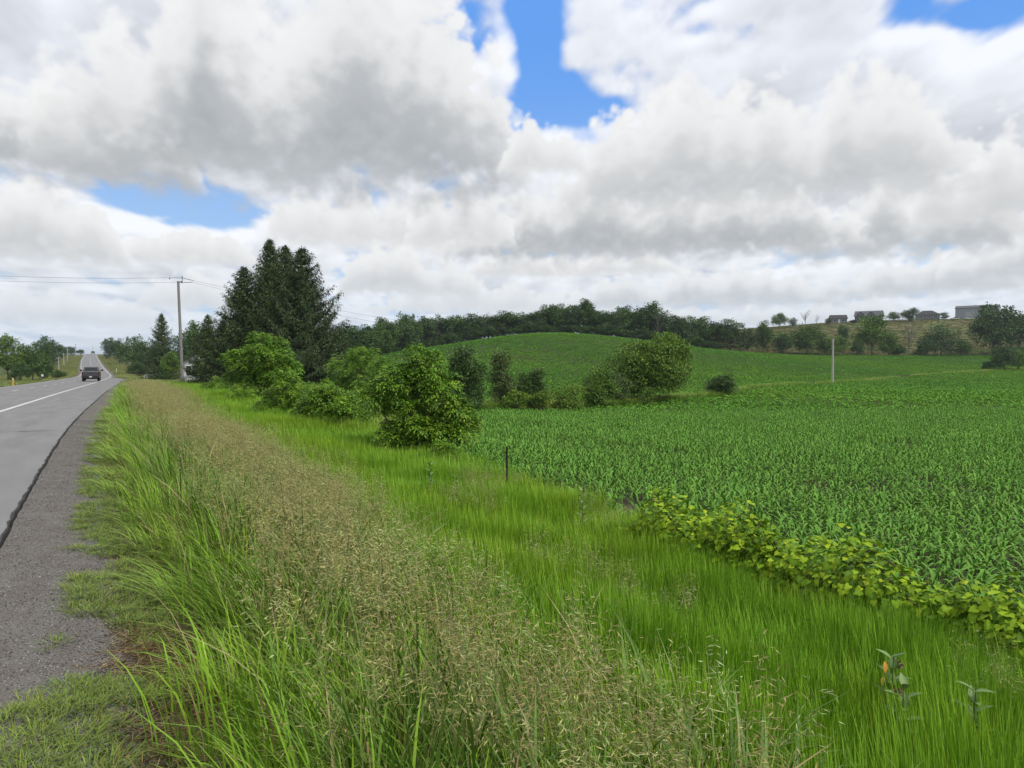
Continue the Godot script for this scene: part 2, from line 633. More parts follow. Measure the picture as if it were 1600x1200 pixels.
# ---------------------------------------------------------------- the lie of the land
# levels surveyed from the camera's station: offset across the view per metre of depth (in thousandths of 1081), depth, level
const LEVELS := [
	[1600, 12, -1.5], [1300, 12, -1.45], [1000, 14, -1.45], [1600, 30, -1.9], [1300, 30, -1.95], [1000, 30, -1.9], [760, 25, -1.6],
	[750, 45, -2.0], [900, 50, -2.2], [1130, 68, -2.3], [1300, 60, -2.2], [1600, 60, -2.1], [1300, 105, -2.45], [1500, 150, -1.7], [1600, 165, -1.5], [1150, 110, -1.6],
	[850, 90, -0.6], [850, 130, 3.2], [850, 170, 7.2], [850, 200, 8.6], [850, 240, 8.8], [850, 340, 7.0], [760, 195, 7.0], [760, 130, 2.6], [700, 130, 1.0], [690, 190, 4.2],
	[960, 200, 7.4], [960, 150, 4.0], [960, 90, -1.2], [1050, 200, 5.3], [1050, 140, 1.2], [1120, 205, 3.9], [1300, 205, 2.5], [1300, 150, -0.6], [1500, 230, 3.0], [1650, 230, 3.4],
	[1150, 385, 17.0], [1300, 385, 21.0], [1400, 385, 22.7], [1500, 385, 23.3], [1600, 385, 24.0], [1300, 300, 11.0], [1500, 310, 12.0], [1400, 460, 23.0], [1600, 470, 24.0], [1000, 380, 11.0],
	[440, 62, -0.7], [600, 45, -1.5], [600, 70, -1.2], [600, 150, 2.2], [600, 220, 4.0], [450, 150, 0.0], [300, 150, -1.2], [300, 250, 0.5], [450, 300, 2.0],
	[0, 120, -2.2], [0, 250, 0.0], [-300, 60, -1.5], [-300, 200, -0.5], [70, 300, 0.6], [70, 500, 4.0], [260, 500, 4.4], [-600, 25, -0.9], [2400, 20, -1.8], [3500, 60, -2.5], [600, 600, 6.0], [-300, 700, 4.0]]
const ROAD_S := [-400.0, -60.0, 0.0, 140.0, 198.0, 233.0, 280.0, 350.0, 467.0, 572.0, 650.0, 815.0, 3200.0]
const ROAD_Y := [1.5, 1.2, 0.2, -1.95, -2.6, -2.45, -1.3, 0.5, 2.9, 4.55, 4.9, 3.2, -8.0]
const BEND_S := [-400.0, 0.0, 18.0, 41.0, 105.0, 140.0, 163.0, 200.0, 233.0, 280.0, 350.0, 572.0, 815.0, 3200.0]
const BEND_X := [0.0, 0.0, 0.05, 0.75, 3.4, 4.8, 5.5, 6.1, 5.9, 5.0, 4.2, 3.0, 1.5, -10.0]
const EDGE := -0.7

const GX0 := -320.0
const GZ0 := -940.0
const GSTEP := 8.0
const GNX := 134
const GNZ := 136
var land := PackedFloat32Array()
var rough: FastNoiseLite
var patch: FastNoiseLite

func spot(bearing: float, depth: float) -> Vector3:
	var t := (bearing - 800.0) / 1081.0
	var sn := sin(deg_to_rad(YAW))
	var cs := cos(deg_to_rad(YAW))
	return Vector3(depth * (sn + t * cs), 0, -depth * (cs - t * sn))

func on_land(bearing: float, depth: float, sink := 0.0) -> Vector3:
	var p := spot(bearing, depth)
	p.y = level(p.x, p.z) - sink
	return p

func curve(xs: Array, ys: Array, x: float) -> float:   # smooth interpolation through a table
	var k := 1
	while k < xs.size() - 1 and xs[k] < x:
		k += 1
	var x0: float = xs[k - 1]
	var x1: float = xs[k]
	var y0: float = ys[k - 1]
	var y1: float = ys[k]
	var w := x1 - x0
	var t := clampf((x - x0) / w, 0.0, 1.0)
	var sl := (y1 - y0) / w
	var s0 := sl
	var s1 := sl
	if k > 1:
		var b: float = (y0 - ys[k - 2]) / (x0 - xs[k - 2])
		s0 = (b * w + sl * (x0 - xs[k - 2])) / (x1 - xs[k - 2])
	if k < xs.size() - 1:
		var d: float = (ys[k + 1] - y1) / (xs[k + 1] - x1)
		s1 = (sl * (xs[k + 1] - x1) + d * w) / (xs[k + 1] - x0)
	var t2 := t * t
	var t3 := t2 * t
	return (2 * t3 - 3 * t2 + 1) * y0 + (t3 - 2 * t2 + t) * w * s0 + (-2 * t3 + 3 * t2) * y1 + (t3 - t2) * w * s1

var road_cache_y := PackedFloat32Array()
var road_cache_x := PackedFloat32Array()

func road_y(s: float) -> float:
	var f := clampf((s + 100.0) * 0.5, 0.0, 498.0)
	var k := int(f)
	return lerpf(road_cache_y[k], road_cache_y[k + 1], f - k)

func bend(s: float) -> float:
	var f := clampf((s + 100.0) * 0.5, 0.0, 498.0)
	var k := int(f)
	return lerpf(road_cache_x[k], road_cache_x[k + 1], f - k)

func prepare_land():
	for k in 500:
		road_cache_y.append(curve(ROAD_S, ROAD_Y, k * 2.0 - 100.0))
		road_cache_x.append(curve(BEND_S, BEND_X, k * 2.0 - 100.0))
	rough = FastNoiseLite.new()
	rough.seed = 77
	rough.frequency = 0.05
	rough.fractal_octaves = 3
	patch = FastNoiseLite.new()
	patch.seed = 78
	patch.frequency = 0.4
	patch.fractal_octaves = 3
	# thin-plate surface through the surveyed levels
	var pts: Array[Vector3] = []
	for l in LEVELS:
		var p := spot(l[0], l[1])
		pts.append(Vector3(p.x * 0.01, l[2], p.z * 0.01))
	var n := pts.size()
	var m := n + 3
	var A := []
	for r in m:
		var row := PackedFloat64Array()
		row.resize(m + 1)
		A.append(row)
	for r in n:
		for c in n:
			A[r][c] = phi(pts[r].x - pts[c].x, pts[r].z - pts[c].z) + (0.004 if r == c else 0.0)
		A[r][n] = 1.0; A[r][n + 1] = pts[r].x; A[r][n + 2] = pts[r].z
		A[n][r] = 1.0; A[n + 1][r] = pts[r].x; A[n + 2][r] = pts[r].z
		A[r][m] = pts[r].y
	for c in m:
		var best := c
		for r in range(c + 1, m):
			if absf(A[r][c]) > absf(A[best][c]):
				best = r
		var tmp = A[c]; A[c] = A[best]; A[best] = tmp
		for r in range(c + 1, m):
			var f: float = A[r][c] / A[c][c]
			if f != 0.0:
				for k in range(c, m + 1):
					A[r][k] -= f * A[c][k]
	var w := PackedFloat64Array()
	w.resize(m)
	for r in range(m - 1, -1, -1):
		var acc: float = A[r][m]
		for k in range(r + 1, m):
			acc -= A[r][k] * w[k]
		w[r] = acc / A[r][r]
	land.resize(GNX * GNZ)
	for zi in GNZ:
		for xi in GNX:
			var x := (GX0 + xi * GSTEP) * 0.01
			var z := (GZ0 + zi * GSTEP) * 0.01
			var h: float = w[n] + w[n + 1] * x + w[n + 2] * z
			for k in n:
				h += w[k] * phi(x - pts[k].x, z - pts[k].z)
			land[zi * GNX + xi] = clampf(h, -6.0, 30.0)

func phi(x: float, z: float) -> float:
	var r2 := x * x + z * z
	return 0.0 if r2 < 1e-9 else 0.5 * r2 * log(r2)

func wide_level(x: float, z: float) -> float:
	var fx := clampf((x - GX0) / GSTEP, 0.0, GNX - 1.001)
	var fz := clampf((z - GZ0) / GSTEP, 0.0, GNZ - 1.001)
	var xi := int(fx)
	var zi := int(fz)
	var tx := fx - xi
	var tz := fz - zi
	var k := zi * GNX + xi
	return lerpf(lerpf(land[k], land[k + 1], tx), lerpf(land[k + GNX], land[k + GNX + 1], tx), tz)

const BANK_Q := [0.0, 0.7, 1.2, 2.0, 3.0, 4.7, 6.7, 7.4]
const BANK_Y := [-0.037, -0.115, -0.2, -0.34, -0.62, -1.12, -1.42, -1.48]

func level(x: float, z: float) -> float:
	var s := -z
	var q := x - EDGE - bend(s)
	var ry := road_y(s)
	var wide := wide_level(x, z) + rough.get_noise_2d(x, z) * 0.12
	if q > 16.0 or q < -30.0:
		return wide
	var near: float
	if q >= 0.0:
		var low := 0.0
		for k in range(1, BANK_Q.size()):
			if q <= BANK_Q[k] or k == BANK_Q.size() - 1:
				low = lerpf(BANK_Y[k - 1], BANK_Y[k], clampf((q - BANK_Q[k - 1]) / (BANK_Q[k] - BANK_Q[k - 1]), 0.0, 1.0))
				break
		var f := lerpf(1.0, 0.2, smoothstep(0.0, 38.0, s))
		near = ry - 0.05 + (low + 0.05) * f
		var bl := smoothstep(6.8, 14.0, q)
		return lerpf(near + patch.get_noise_2d(x, z) * 0.03, wide, bl)
	if q > -9.0:
		return ry - 0.1
	var o := -9.0 - q
	near = ry - 0.08 - 0.45 * smoothstep(0.3, 2.6, o) + 0.25 * smoothstep(3.0, 6.0, o)
	return lerpf(near, wide, smoothstep(5.0, 18.0, o))

func ramp_lines(stops: Array) -> PackedFloat32Array:   # [start, step, start, step, ... end]
	var out := PackedFloat32Array()
	for k in range(0, stops.size() - 1, 2):
		var a: float = stops[k]
		var n := maxi(1, int(round((stops[k + 2] - a) / stops[k + 1])))
		for j in n:
			out.append(lerpf(a, stops[k + 2], float(j) / n))
	out.append(stops[stops.size() - 1])
	return out

func build_ground():
	var xs := ramp_lines([-4000.0, 800.0, -800.0, 120.0, -320.0, 14.0, -40.0, 2.5, -14.0, 0.5, 10.0, 1.0, 30.0, 4.0, 340.0, 8.0, 740.0, 160.0, 4000.0])
	var zs := ramp_lines([-4500.0, 700.0, -940.0, 12.0, -400.0, 5.0, -120.0, 1.5, 12.0, 6.0, 60.0, 120.0, 900.0])
	var sh := Shape.new()
	var nx := xs.size()
	var nz := zs.size()
	var soil := Color(0.085, 0.072, 0.05)
	var turf := Color(0.075, 0.105, 0.028)
	var straw := Color(0.2, 0.165, 0.085)
	var pasture := Color(0.13, 0.175, 0.05)
	for zi in nz:
		for xi in nx:
			var x := xs[xi]
			var z := zs[zi]
			sh.v.append(Vector3(x, level(x, z), z))
			var q := x - EDGE - bend(-z)
			var nse := rough.get_noise_2d(x * 1.7 + 300.0, z * 1.7)
			var col := turf
			if q > -1.0 and q < 1.3:
				col = soil.lerp(straw, clampf(0.35 + nse, 0.0, 1.0))
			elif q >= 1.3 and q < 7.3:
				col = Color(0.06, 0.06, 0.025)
			elif in_corn(x, z):
				col = soil
			elif x > 60.0 and z > -330.0:
				col = pasture.lerp(straw, clampf(0.3 + nse * 1.6, 0.0, 0.9)) if bearing_depth(x, z).y > 250.0 else turf
			elif q > -14.0 and q < 12.0:
				col = turf.lerp(straw, clampf(0.15 + nse, 0.0, 0.5))
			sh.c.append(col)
	for zi in nz:
		for xi in nx:
			var k := zi * nx + xi
			var xa := maxi(xi - 1, 0)
			var xb := mini(xi + 1, nx - 1)
			var za := maxi(zi - 1, 0)
			var zb := mini(zi + 1, nz - 1)
			var dx := (sh.v[zi * nx + xb] - sh.v[zi * nx + xa])
			var dz := (sh.v[zb * nx + xi] - sh.v[za * nx + xi])
			sh.n.append(dz.cross(dx).normalized())
			if xi < nx - 1 and zi < nz - 1:
				sh.i.append(k); sh.i.append(k + 1); sh.i.append(k + nx + 1)
				sh.i.append(k); sh.i.append(k + nx + 1); sh.i.append(k + nx)
	struct("ground", sh.mesh(MAT.ground))

# the planted field: right of the fence, up the hill to the trees, less the margin that crosses it
const FIELD_TOP := [[600, 150], [640, 176], [690, 184], [760, 190], [850, 196], [960, 196], [1050, 196], [1120, 199], [1300, 199], [1500, 222], [1700, 230], [2600, 235]]
const MARGIN := [[690, 41], [780, 46], [900, 50], [1020, 57], [1130, 68], [1210, 86], [1300, 106], [1400, 128], [1500, 152], [1580, 168], [1700, 190]]

func table_at(tab: Array, b: float) -> float:
	for k in range(1, tab.size()):
		if b <= tab[k][0] or k == tab.size() - 1:
			return lerpf(tab[k - 1][1], tab[k][1], clampf((b - tab[k - 1][0]) / float(tab[k][0] - tab[k - 1][0]), 0.0, 1.0))
	return 0.0

func bearing_depth(x: float, z: float) -> Vector2:
	var sn := sin(deg_to_rad(YAW))
	var cs := cos(deg_to_rad(YAW))
	var d := x * sn - z * cs
	var r := x * cs + z * sn
	return Vector2(800.0 + 1081.0 * r / maxf(d, 0.5), d)

func in_corn(x: float, z: float) -> bool:
	var q := x - EDGE - bend(-z)
	if q < 8.0 or z > 14.0:
		return false
	var bd := bearing_depth(x, z)
	if bd.y <= 0.5:
		return z > -14.0 and x < 40.0
	if bd.x < 640.0 + 40.0 * smoothstep(20.0, 45.0, bd.y) and bd.y < 60.0 and q < 12.0 + bd.y * 0.12:
		return false
	if bd.x < 590.0 or bd.y > table_at(FIELD_TOP, bd.x):
		return false
	if bd.x > 660.0 and absf(bd.y - table_at(MARGIN, bd.x)) < 1.4 + bd.y * 0.012:
		return false
	if bd.x <= 690.0 and bd.y > 24.0 and bd.y < 62.0:
		return false
	return true

# ---------------------------------------------------------------- road
func road_strip(q0: float, q1: float, s0: float, s1: float, step: float, lift: float, col: Color, dash := 0.0, gap := 0.0) -> Shape:
	var sh := Shape.new()
	var s := s0
	while s < s1 - 0.001:
		var e := minf(s + (dash if dash > 0.0 else step), s1)
		var a := road_point(q0, s, lift)
		var b := road_point(q1, s, lift)
		var c := road_point(q1, e, lift)
		var d := road_point(q0, e, lift)
		sh.quad(a, d, c, b, col)
		s = e + gap
	return sh

func crown_y(q: float) -> float:
	return -0.018 * absf(q + 5.0) + 0.09

func road_point(q: float, s: float, lift: float) -> Vector3:
	return Vector3(EDGE + bend(s) + q, road_y(s) + crown_y(q) + lift - 0.02, -s)

func right_lip(s: float) -> float:   # the wide paved shoulder ends past the drive
	return -2.0 * smoothstep(134.0, 148.0, s) + (0.007 * sin(s * 2.9) * cos(s * 0.73 + 1.0) + 0.006 * sin(s * 11.0 + 2.0)) * (1.0 - smoothstep(40.0, 60.0, s))

func build_road():
	var sh := Shape.new()
	var ss := ramp_lines([-30.0, 1.5, 0.0, 0.25, 24.0, 1.0, 60.0, 2.0, 160.0, 4.0, 840.0])
	var cols := 8
	for k in ss.size():
		var s := ss[k]
		var r := right_lip(s)
		for j in cols:
			var q := lerpf(-9.0, r, j / float(cols - 1))
			var p := road_point(q, s, 0.0)
			sh.v.append(p); sh.n.append(Vector3(0.0, 1, 0.0)); sh.c.append(Color.WHITE)
		for side in 2:
			var q := r if side == 0 else -9.0
			for low in 2:
				var p := road_point(q + (0.025 * low if side == 0 else -0.05 * low), s, -0.07 * low)
				sh.v.append(p); sh.n.append(Vector3(0.9 if side == 0 else -0.9, 0.4, 0).normalized()); sh.c.append(Color.WHITE)
	var st := cols + 4
	for k in ss.size() - 1:
		for j in cols - 1:
			var a := k * st + j
			sh.i.append(a); sh.i.append(a + st); sh.i.append(a + st + 1)
			sh.i.append(a); sh.i.append(a + st + 1); sh.i.append(a + 1)
		for side in 2:
			var a := k * st + cols + side * 2
			if side == 0:
				sh.i.append(a); sh.i.append(a + st); sh.i.append(a + st + 1)
				sh.i.append(a); sh.i.append(a + st + 1); sh.i.append(a + 1)
			else:
				sh.i.append(a); sh.i.append(a + st + 1); sh.i.append(a + st)
				sh.i.append(a); sh.i.append(a + 1); sh.i.append(a + st + 1)
	var road := struct("road", sh.mesh(MAT.asphalt))
	var m := part("edge_line", road_strip(-2.52, -2.38, -20.0, 130.0, 1.0, 0.005, Color.WHITE).mesh(MAT.road_paint), road)
	part("edge_line", road_strip(-2.5, -2.38, 130.0, 640.0, 3.0, 0.006, Color.WHITE).mesh(MAT.road_paint), road)
	part("edge_line", road_strip(-8.85, -8.73, -20.0, 640.0, 3.0, 0.006, Color.WHITE).mesh(MAT.road_paint), road)
	var s := 4.0
	while s < 420.0:
		part("centre_line_dash", road_strip(-5.7, -5.58, s, s + 3.2, 0.8, 0.005, Color.WHITE).mesh(MAT.road_paint), road)
		s += 9.0
	# sealed joints across the pavement
	for sj in [19.3, 47.0, 83.0]:
		var t := Shape.new()
		var q := -9.0
		while q < -0.01:
			var q2 := minf(q + 0.45, 0.0)
			var w0 := 0.022 + 0.012 * sin(q * 5.0)
			var off := 0.03 * sin(q * 2.3)
			var off2 := 0.03 * sin(q2 * 2.3)
			t.quad(road_point(q, sj - w0 + off, 0.004), road_point(q, sj + w0 + off, 0.004), road_point(q2, sj + w0 + off2, 0.004), road_point(q2, sj - w0 + off2, 0.004), Color.WHITE)
			q = q2
		part("crack_seal", t.mesh(MAT.tar), road)
	# ragged tarred lip of the last paving course
	var lip := Shape.new()
	var s2 := -4.0
	while s2 < 60.0:
		var e := s2 + 0.12
		var w0 := 0.014 + 0.022 * patch.get_noise_1d(s2 * 23.0)
		var w1 := 0.014 + 0.022 * patch.get_noise_1d(e * 23.0)
		var r0 := right_lip(s2)
		var r1 := right_lip(e)
		lip.quad(road_point(r0 - w0, s2, 0.003), road_point(r1 - w1, e, 0.003), road_point(r1 + 0.004, e, 0.003), road_point(r0 + 0.004, s2, 0.003), Color.WHITE)
		lip.quad(road_point(r0 + 0.004, s2, 0.003), road_point(r1 + 0.004, e, 0.003), road_point(r1 + 0.02, e, -0.045), road_point(r0 + 0.02, s2, -0.045), Color.WHITE)
		s2 = e
	part("pavement_lip", lip.mesh(MAT.tar), road)
	# gravel shoulders
	for side in 2:
		var g := Shape.new()
		var k2 := 0
		var qs := [0.03, 0.2, 0.4, 0.58, 0.76] if side == 0 else [-9.8, -9.5, -9.02]
		for k in ss.size():
			var sv := ss[k]
			for j in qs.size():
				var q: float = qs[j]
				if side == 0:
					q += right_lip(sv)
					if j == qs.size() - 1:
						q += 0.22 * patch.get_noise_1d(sv * 1.3)
				var x := EDGE + bend(sv) + q
				g.v.append(Vector3(x, level(x, -sv) + 0.012, -sv)); g.n.append(Vector3(0.1, 1, 0).normalized()); g.c.append(Color.WHITE)
		for k in ss.size() - 1:
			for j in qs.size() - 1:
				var a: int = k * qs.size() + j
				var b: int = a + qs.size()
				g.i.append(a); g.i.append(b); g.i.append(b + 1)
				g.i.append(a); g.i.append(b + 1); g.i.append(a + 1)
		struct("gravel_shoulder", g.mesh(MAT.gravel))
	# loose stones on the near shoulder
	var stone := Shape.new()
	var vs := [Vector3(1, 0, 0), Vector3(-0.8, 0.1, 0.2), Vector3(0.1, 0.7, 0), Vector3(0, -0.5, 0.1), Vector3(0.2, 0.1, 0.9), Vector3(-0.1, 0, -0.8)]
	for f in [[0, 2, 4], [4, 2, 1], [1, 2, 5], [5, 2, 0], [4, 3, 0], [1, 3, 4], [5, 3, 1], [0, 3, 5]]:
		stone.tri(vs[f[0]], vs[f[2]], vs[f[1]], Color.WHITE)
	var where := []
	var tints := PackedColorArray()
	for k in 70000:
		var sv := pow(rng.randf(), 1.9) * 24.0 - 0.5
		var q := rr(0.04, 1.15)
		if q > 0.85 and rng.randf() < 0.5:
			continue
		var x := EDGE + bend(sv) + q
		var size := rr(0.003, 0.0085) * (1.9 if rng.randf() < 0.04 else 1.0)
		where.append(Transform3D(Basis.from_euler(Vector3(rr(0, TAU), rr(0, TAU), rr(0, TAU))).scaled(Vector3(size, size * 0.8, size)), Vector3(x, level(x, -sv) + 0.014, -sv)))
		var gcol := rr(0.06, 0.3)
		tints.append(Color(gcol, gcol * 0.98, gcol * 0.96))
	scatter("loose_gravel", stone.mesh(MAT.paint), where, tints, "loose grey gravel scattered on the road shoulder", "gravel")

# ---------------------------------------------------------------- grasses of the verge
func vary(c: Color, by: float) -> Color:
	var k := 1.0 + rr(-by, by)
	var w := rr(-by, by) * 0.4
	return Color(c.r * k * (1.0 + w), c.g * k, c.b * k * (1.0 - w))

const LUSH := Color(0.165, 0.33, 0.018)
const LUSH_PALE := Color(0.25, 0.43, 0.03)
const LIGHT := Color(0.18, 0.33, 0.03)
const LIGHT_PALE := Color(0.28, 0.42, 0.06)
const DEEP := Color(0.085, 0.175, 0.03)
const DEEP_PALE := Color(0.14, 0.235, 0.045)
const SEED := Color(0.35, 0.31, 0.14)
const SEED_PALE := Color(0.39, 0.41, 0.17)
const STRAW := Color(0.38, 0.3, 0.16)

# one even colour for a whole blade, somewhere between two greens of the species
func between(a: Color, b: Color) -> Color:
	return a.lerp(b, rr(0.1, 0.95))

func clump_upright(n: int, spread: float, h0: float, h1: float, w: float) -> Shape:
	var sh := Shape.new()
	for k in n:
		var a := rr(0, TAU)
		var r := sqrt(rng.randf()) * spread
		var lean := Vector3(cos(a + rr(-1, 1)), 0, sin(a + rr(-1, 1))).normalized()
		var h := rr(h0, h1)
		sh.blade(Vector3(cos(a) * r, -0.02, sin(a) * r), lean, h, h * rr(0.03, 0.24), h * rr(0.0, 0.05), w * rr(0.7, 1.3), 3, vary(between(DEEP if rng.randf() < 0.15 else LUSH, LUSH_PALE), 0.2))
	return sh

func clump_arching(n: int, spread: float, h0: float, h1: float, w: float, reach0: float, reach1: float, low: Color, pale: Color, straw_share := 0.05) -> Shape:
	var sh := Shape.new()
	for k in n:
		var a := rr(0, TAU)
		var r := sqrt(rng.randf()) * spread
		var lean := Vector3(cos(a + rr(-0.9, 0.9)), 0, sin(a + rr(-0.9, 0.9)))
		var h := rr(h0, h1)
		var dead := rng.randf() < straw_share
		sh.blade(Vector3(cos(a) * r, -0.02, sin(a) * r), lean, h * 1.15, h * rr(reach0, reach1), h * rr(0.05, 0.5), w * rr(0.6, 1.25), 4, vary(STRAW if dead else between(low, pale), 0.2))
	return sh

# brome: thin culms that carry drooping, spreading tan panicles over blue-green leaves
func clump_seed(n: int, spread: float, h0: float, h1: float) -> Array:
	var green := Shape.new()
	var tan := Shape.new()
	for k in n:
		var a := rr(0, TAU)
		var r := sqrt(rng.randf()) * spread
		var p := Vector3(cos(a) * r, -0.02, sin(a) * r)
		var la := rr(0, TAU)
		var lean := Vector3(cos(la), 0, sin(la))
		var h := rr(h0, h1)
		var reach := h * rr(0.05, 0.3)
		var culm := vary(Color(0.2, 0.24, 0.06) if rng.randf() < 0.6 else STRAW, 0.2)
		green.blade(p, lean, h, reach, h * 0.02, 0.0035, 3, culm)
		for j in 2:
			var b := rr(0, TAU)
			var at := rr(0.15, 0.5)
			green.blade(p + Vector3.UP * h * at + lean * reach * at * at, Vector3(cos(b), 0, sin(b)), rr(0.15, 0.3), rr(0.1, 0.24), rr(0.0, 0.16), rr(0.004, 0.007), 3, vary(between(DEEP, DEEP_PALE), 0.2))
		# panicle
		var col := vary(SEED if rng.randf() < 0.6 else SEED_PALE, 0.22)
		var whorls := 6
		for wq in whorls:
			var t := 1.0 - 0.24 * (wq / float(whorls))
			var q := p + Vector3.UP * (h * t - h * 0.02 * t * t * t) + lean * reach * t * t
			for j in 4:
				var b := rr(0, TAU)
				var out := Vector3(cos(b), rr(0.1, 0.9), sin(b)).normalized()
				out = (out + lean * 0.5).normalized()
				var ln := rr(0.025, 0.1) * (0.5 + 0.7 * wq / float(whorls))
				var end := q + out * ln
				var dd := (out * 0.7 + lean * 0.4 + Vector3.DOWN * rr(0.1, 0.9)).normalized()
				tan.leaf(end, dd, rand_dir(), rr(0.018, 0.034), rr(0.0028, 0.0042), vary(col, 0.15))
				if j < 2:
					tan.leaf(q, out, rand_dir(), ln, 0.0016, vary(col, 0.1))
	return [green, tan]

func tuft_weed(n: int) -> Shape:
	var sh := Shape.new()
	for k in n:
		var a := rr(0, TAU)
		var r := sqrt(rng.randf()) * 0.07
		var lean := Vector3(cos(a), 0, sin(a))
		var h := rr(0.015, 0.06)
		sh.blade(lean * r, lean, h, rr(0.02, 0.075), h * rr(0.0, 0.3), rr(0.002, 0.0045), 3, vary(between(Color(0.12, 0.19, 0.03), Color(0.19, 0.26, 0.045)), 0.3))
	return sh

func litter() -> Shape:   # dead stems lying on the bare ground
	var sh := Shape.new()
	for k in 10:
		var a := rr(0, TAU)
		var p := Vector3(rr(-0.1, 0.1), rr(0.004, 0.018), rr(-0.1, 0.1))
		sh.leaf(p, Vector3(cos(a), rr(-0.05, 0.1), sin(a)).normalized(), (Vector3.UP + rand_dir() * 0.3).normalized(), rr(0.05, 0.17), rr(0.0015, 0.004), vary(Color(0.24, 0.185, 0.115) if rng.randf() < 0.6 else STRAW, 0.35))
	return sh

func at_q(q: float, s: float) -> Vector3:
	var x := EDGE + bend(s) + q
	return Vector3(x, level(x, -s), -s)

func spread_s(n: int, s0: float, s1: float, power: float) -> float:
	return s0 + (s1 - s0) * pow(rng.randf(), power)

func spin(p: Vector3, size: float, tall: float, tilt := 0.0) -> Transform3D:
	var b := Basis(Vector3.UP, rr(0, TAU)).scaled(Vector3(size, tall, size))
	if tilt > 0.0:
		b = Basis(Vector3(rr(-1, 1), 0, rr(-1, 1)).normalized(), rr(-tilt, tilt)) * b
	return Transform3D(b, p)

func tint(by: float) -> Color:
	var k := 1.0 + rr(-by, by)
	var w := rr(-by, by) * 0.5
	return Color(k * (1.0 + w), k, k * (1.0 - w))

# inner and outer edges of the bands, measured from the pavement edge
func seed_in(s: float) -> float:
	return 1.5 + 0.25 * smoothstep(0.0, 8.0, s) + 0.25 * patch.get_noise_1d(s * 0.5)

func seed_out(s: float) -> float:
	return 2.25 + 1.2 * smoothstep(1.5, 9.0, s) + 0.35 * patch.get_noise_1d(s * 0.4 + 90.0)

# patches of one kind of grass laid over a band of the verge; the patch follows the slope, its blades stay upright
func lay(called: String, kinds: Array, mats: Array, names: Array, labels: Array, spacing: float, s0: float, s1: float, far_growth: float, keep: Callable) -> void:
	var where := []
	var tints := []
	for k in kinds:
		where.append([])
		tints.append(PackedColorArray())
	var s := s0
	while s < s1:
		var big := 1.0 + maxf(0.0, s) * far_growth
		var q := 0.9
		while q < 8.0:
			var sv := s + rr(-0.5, 0.5) * spacing * big
			var qv := q + rr(-0.5, 0.5) * spacing * big
			var e: Vector3 = keep.call(qv, sv)   # (height factor, red shift, keep)
			if e.z > 0.0:
				var p := at_q(qv, sv)
				var dx := (level(p.x + 0.2, p.z) - level(p.x - 0.2, p.z)) / 0.4
				var dz := (level(p.x, p.z + 0.2) - level(p.x, p.z - 0.2)) / 0.4
				var turn := Basis(Vector3.UP, rr(0, TAU)).scaled(Vector3(big * rr(0.9, 1.1), e.x, big * rr(0.9, 1.1)))
				var shear := Basis(Vector3(1, dx, 0), Vector3(0, 1, 0), Vector3(0, dz, 1))
				var v := rng.randi() % kinds.size()
				where[v].append(Transform3D(shear * turn, p))
				var t := tint(0.12)
				tints[v].append(Color(t.r * (1.0 + e.y), t.g, t.b))
			q += spacing * big
		s += spacing * big
	for v in kinds.size():
		for m in names.size():
			scatter(names[0], (kinds[v][m] as Shape).mesh(mats[m]), where[v], tints[v], labels[0], "grass", names[m] if m else "blades")

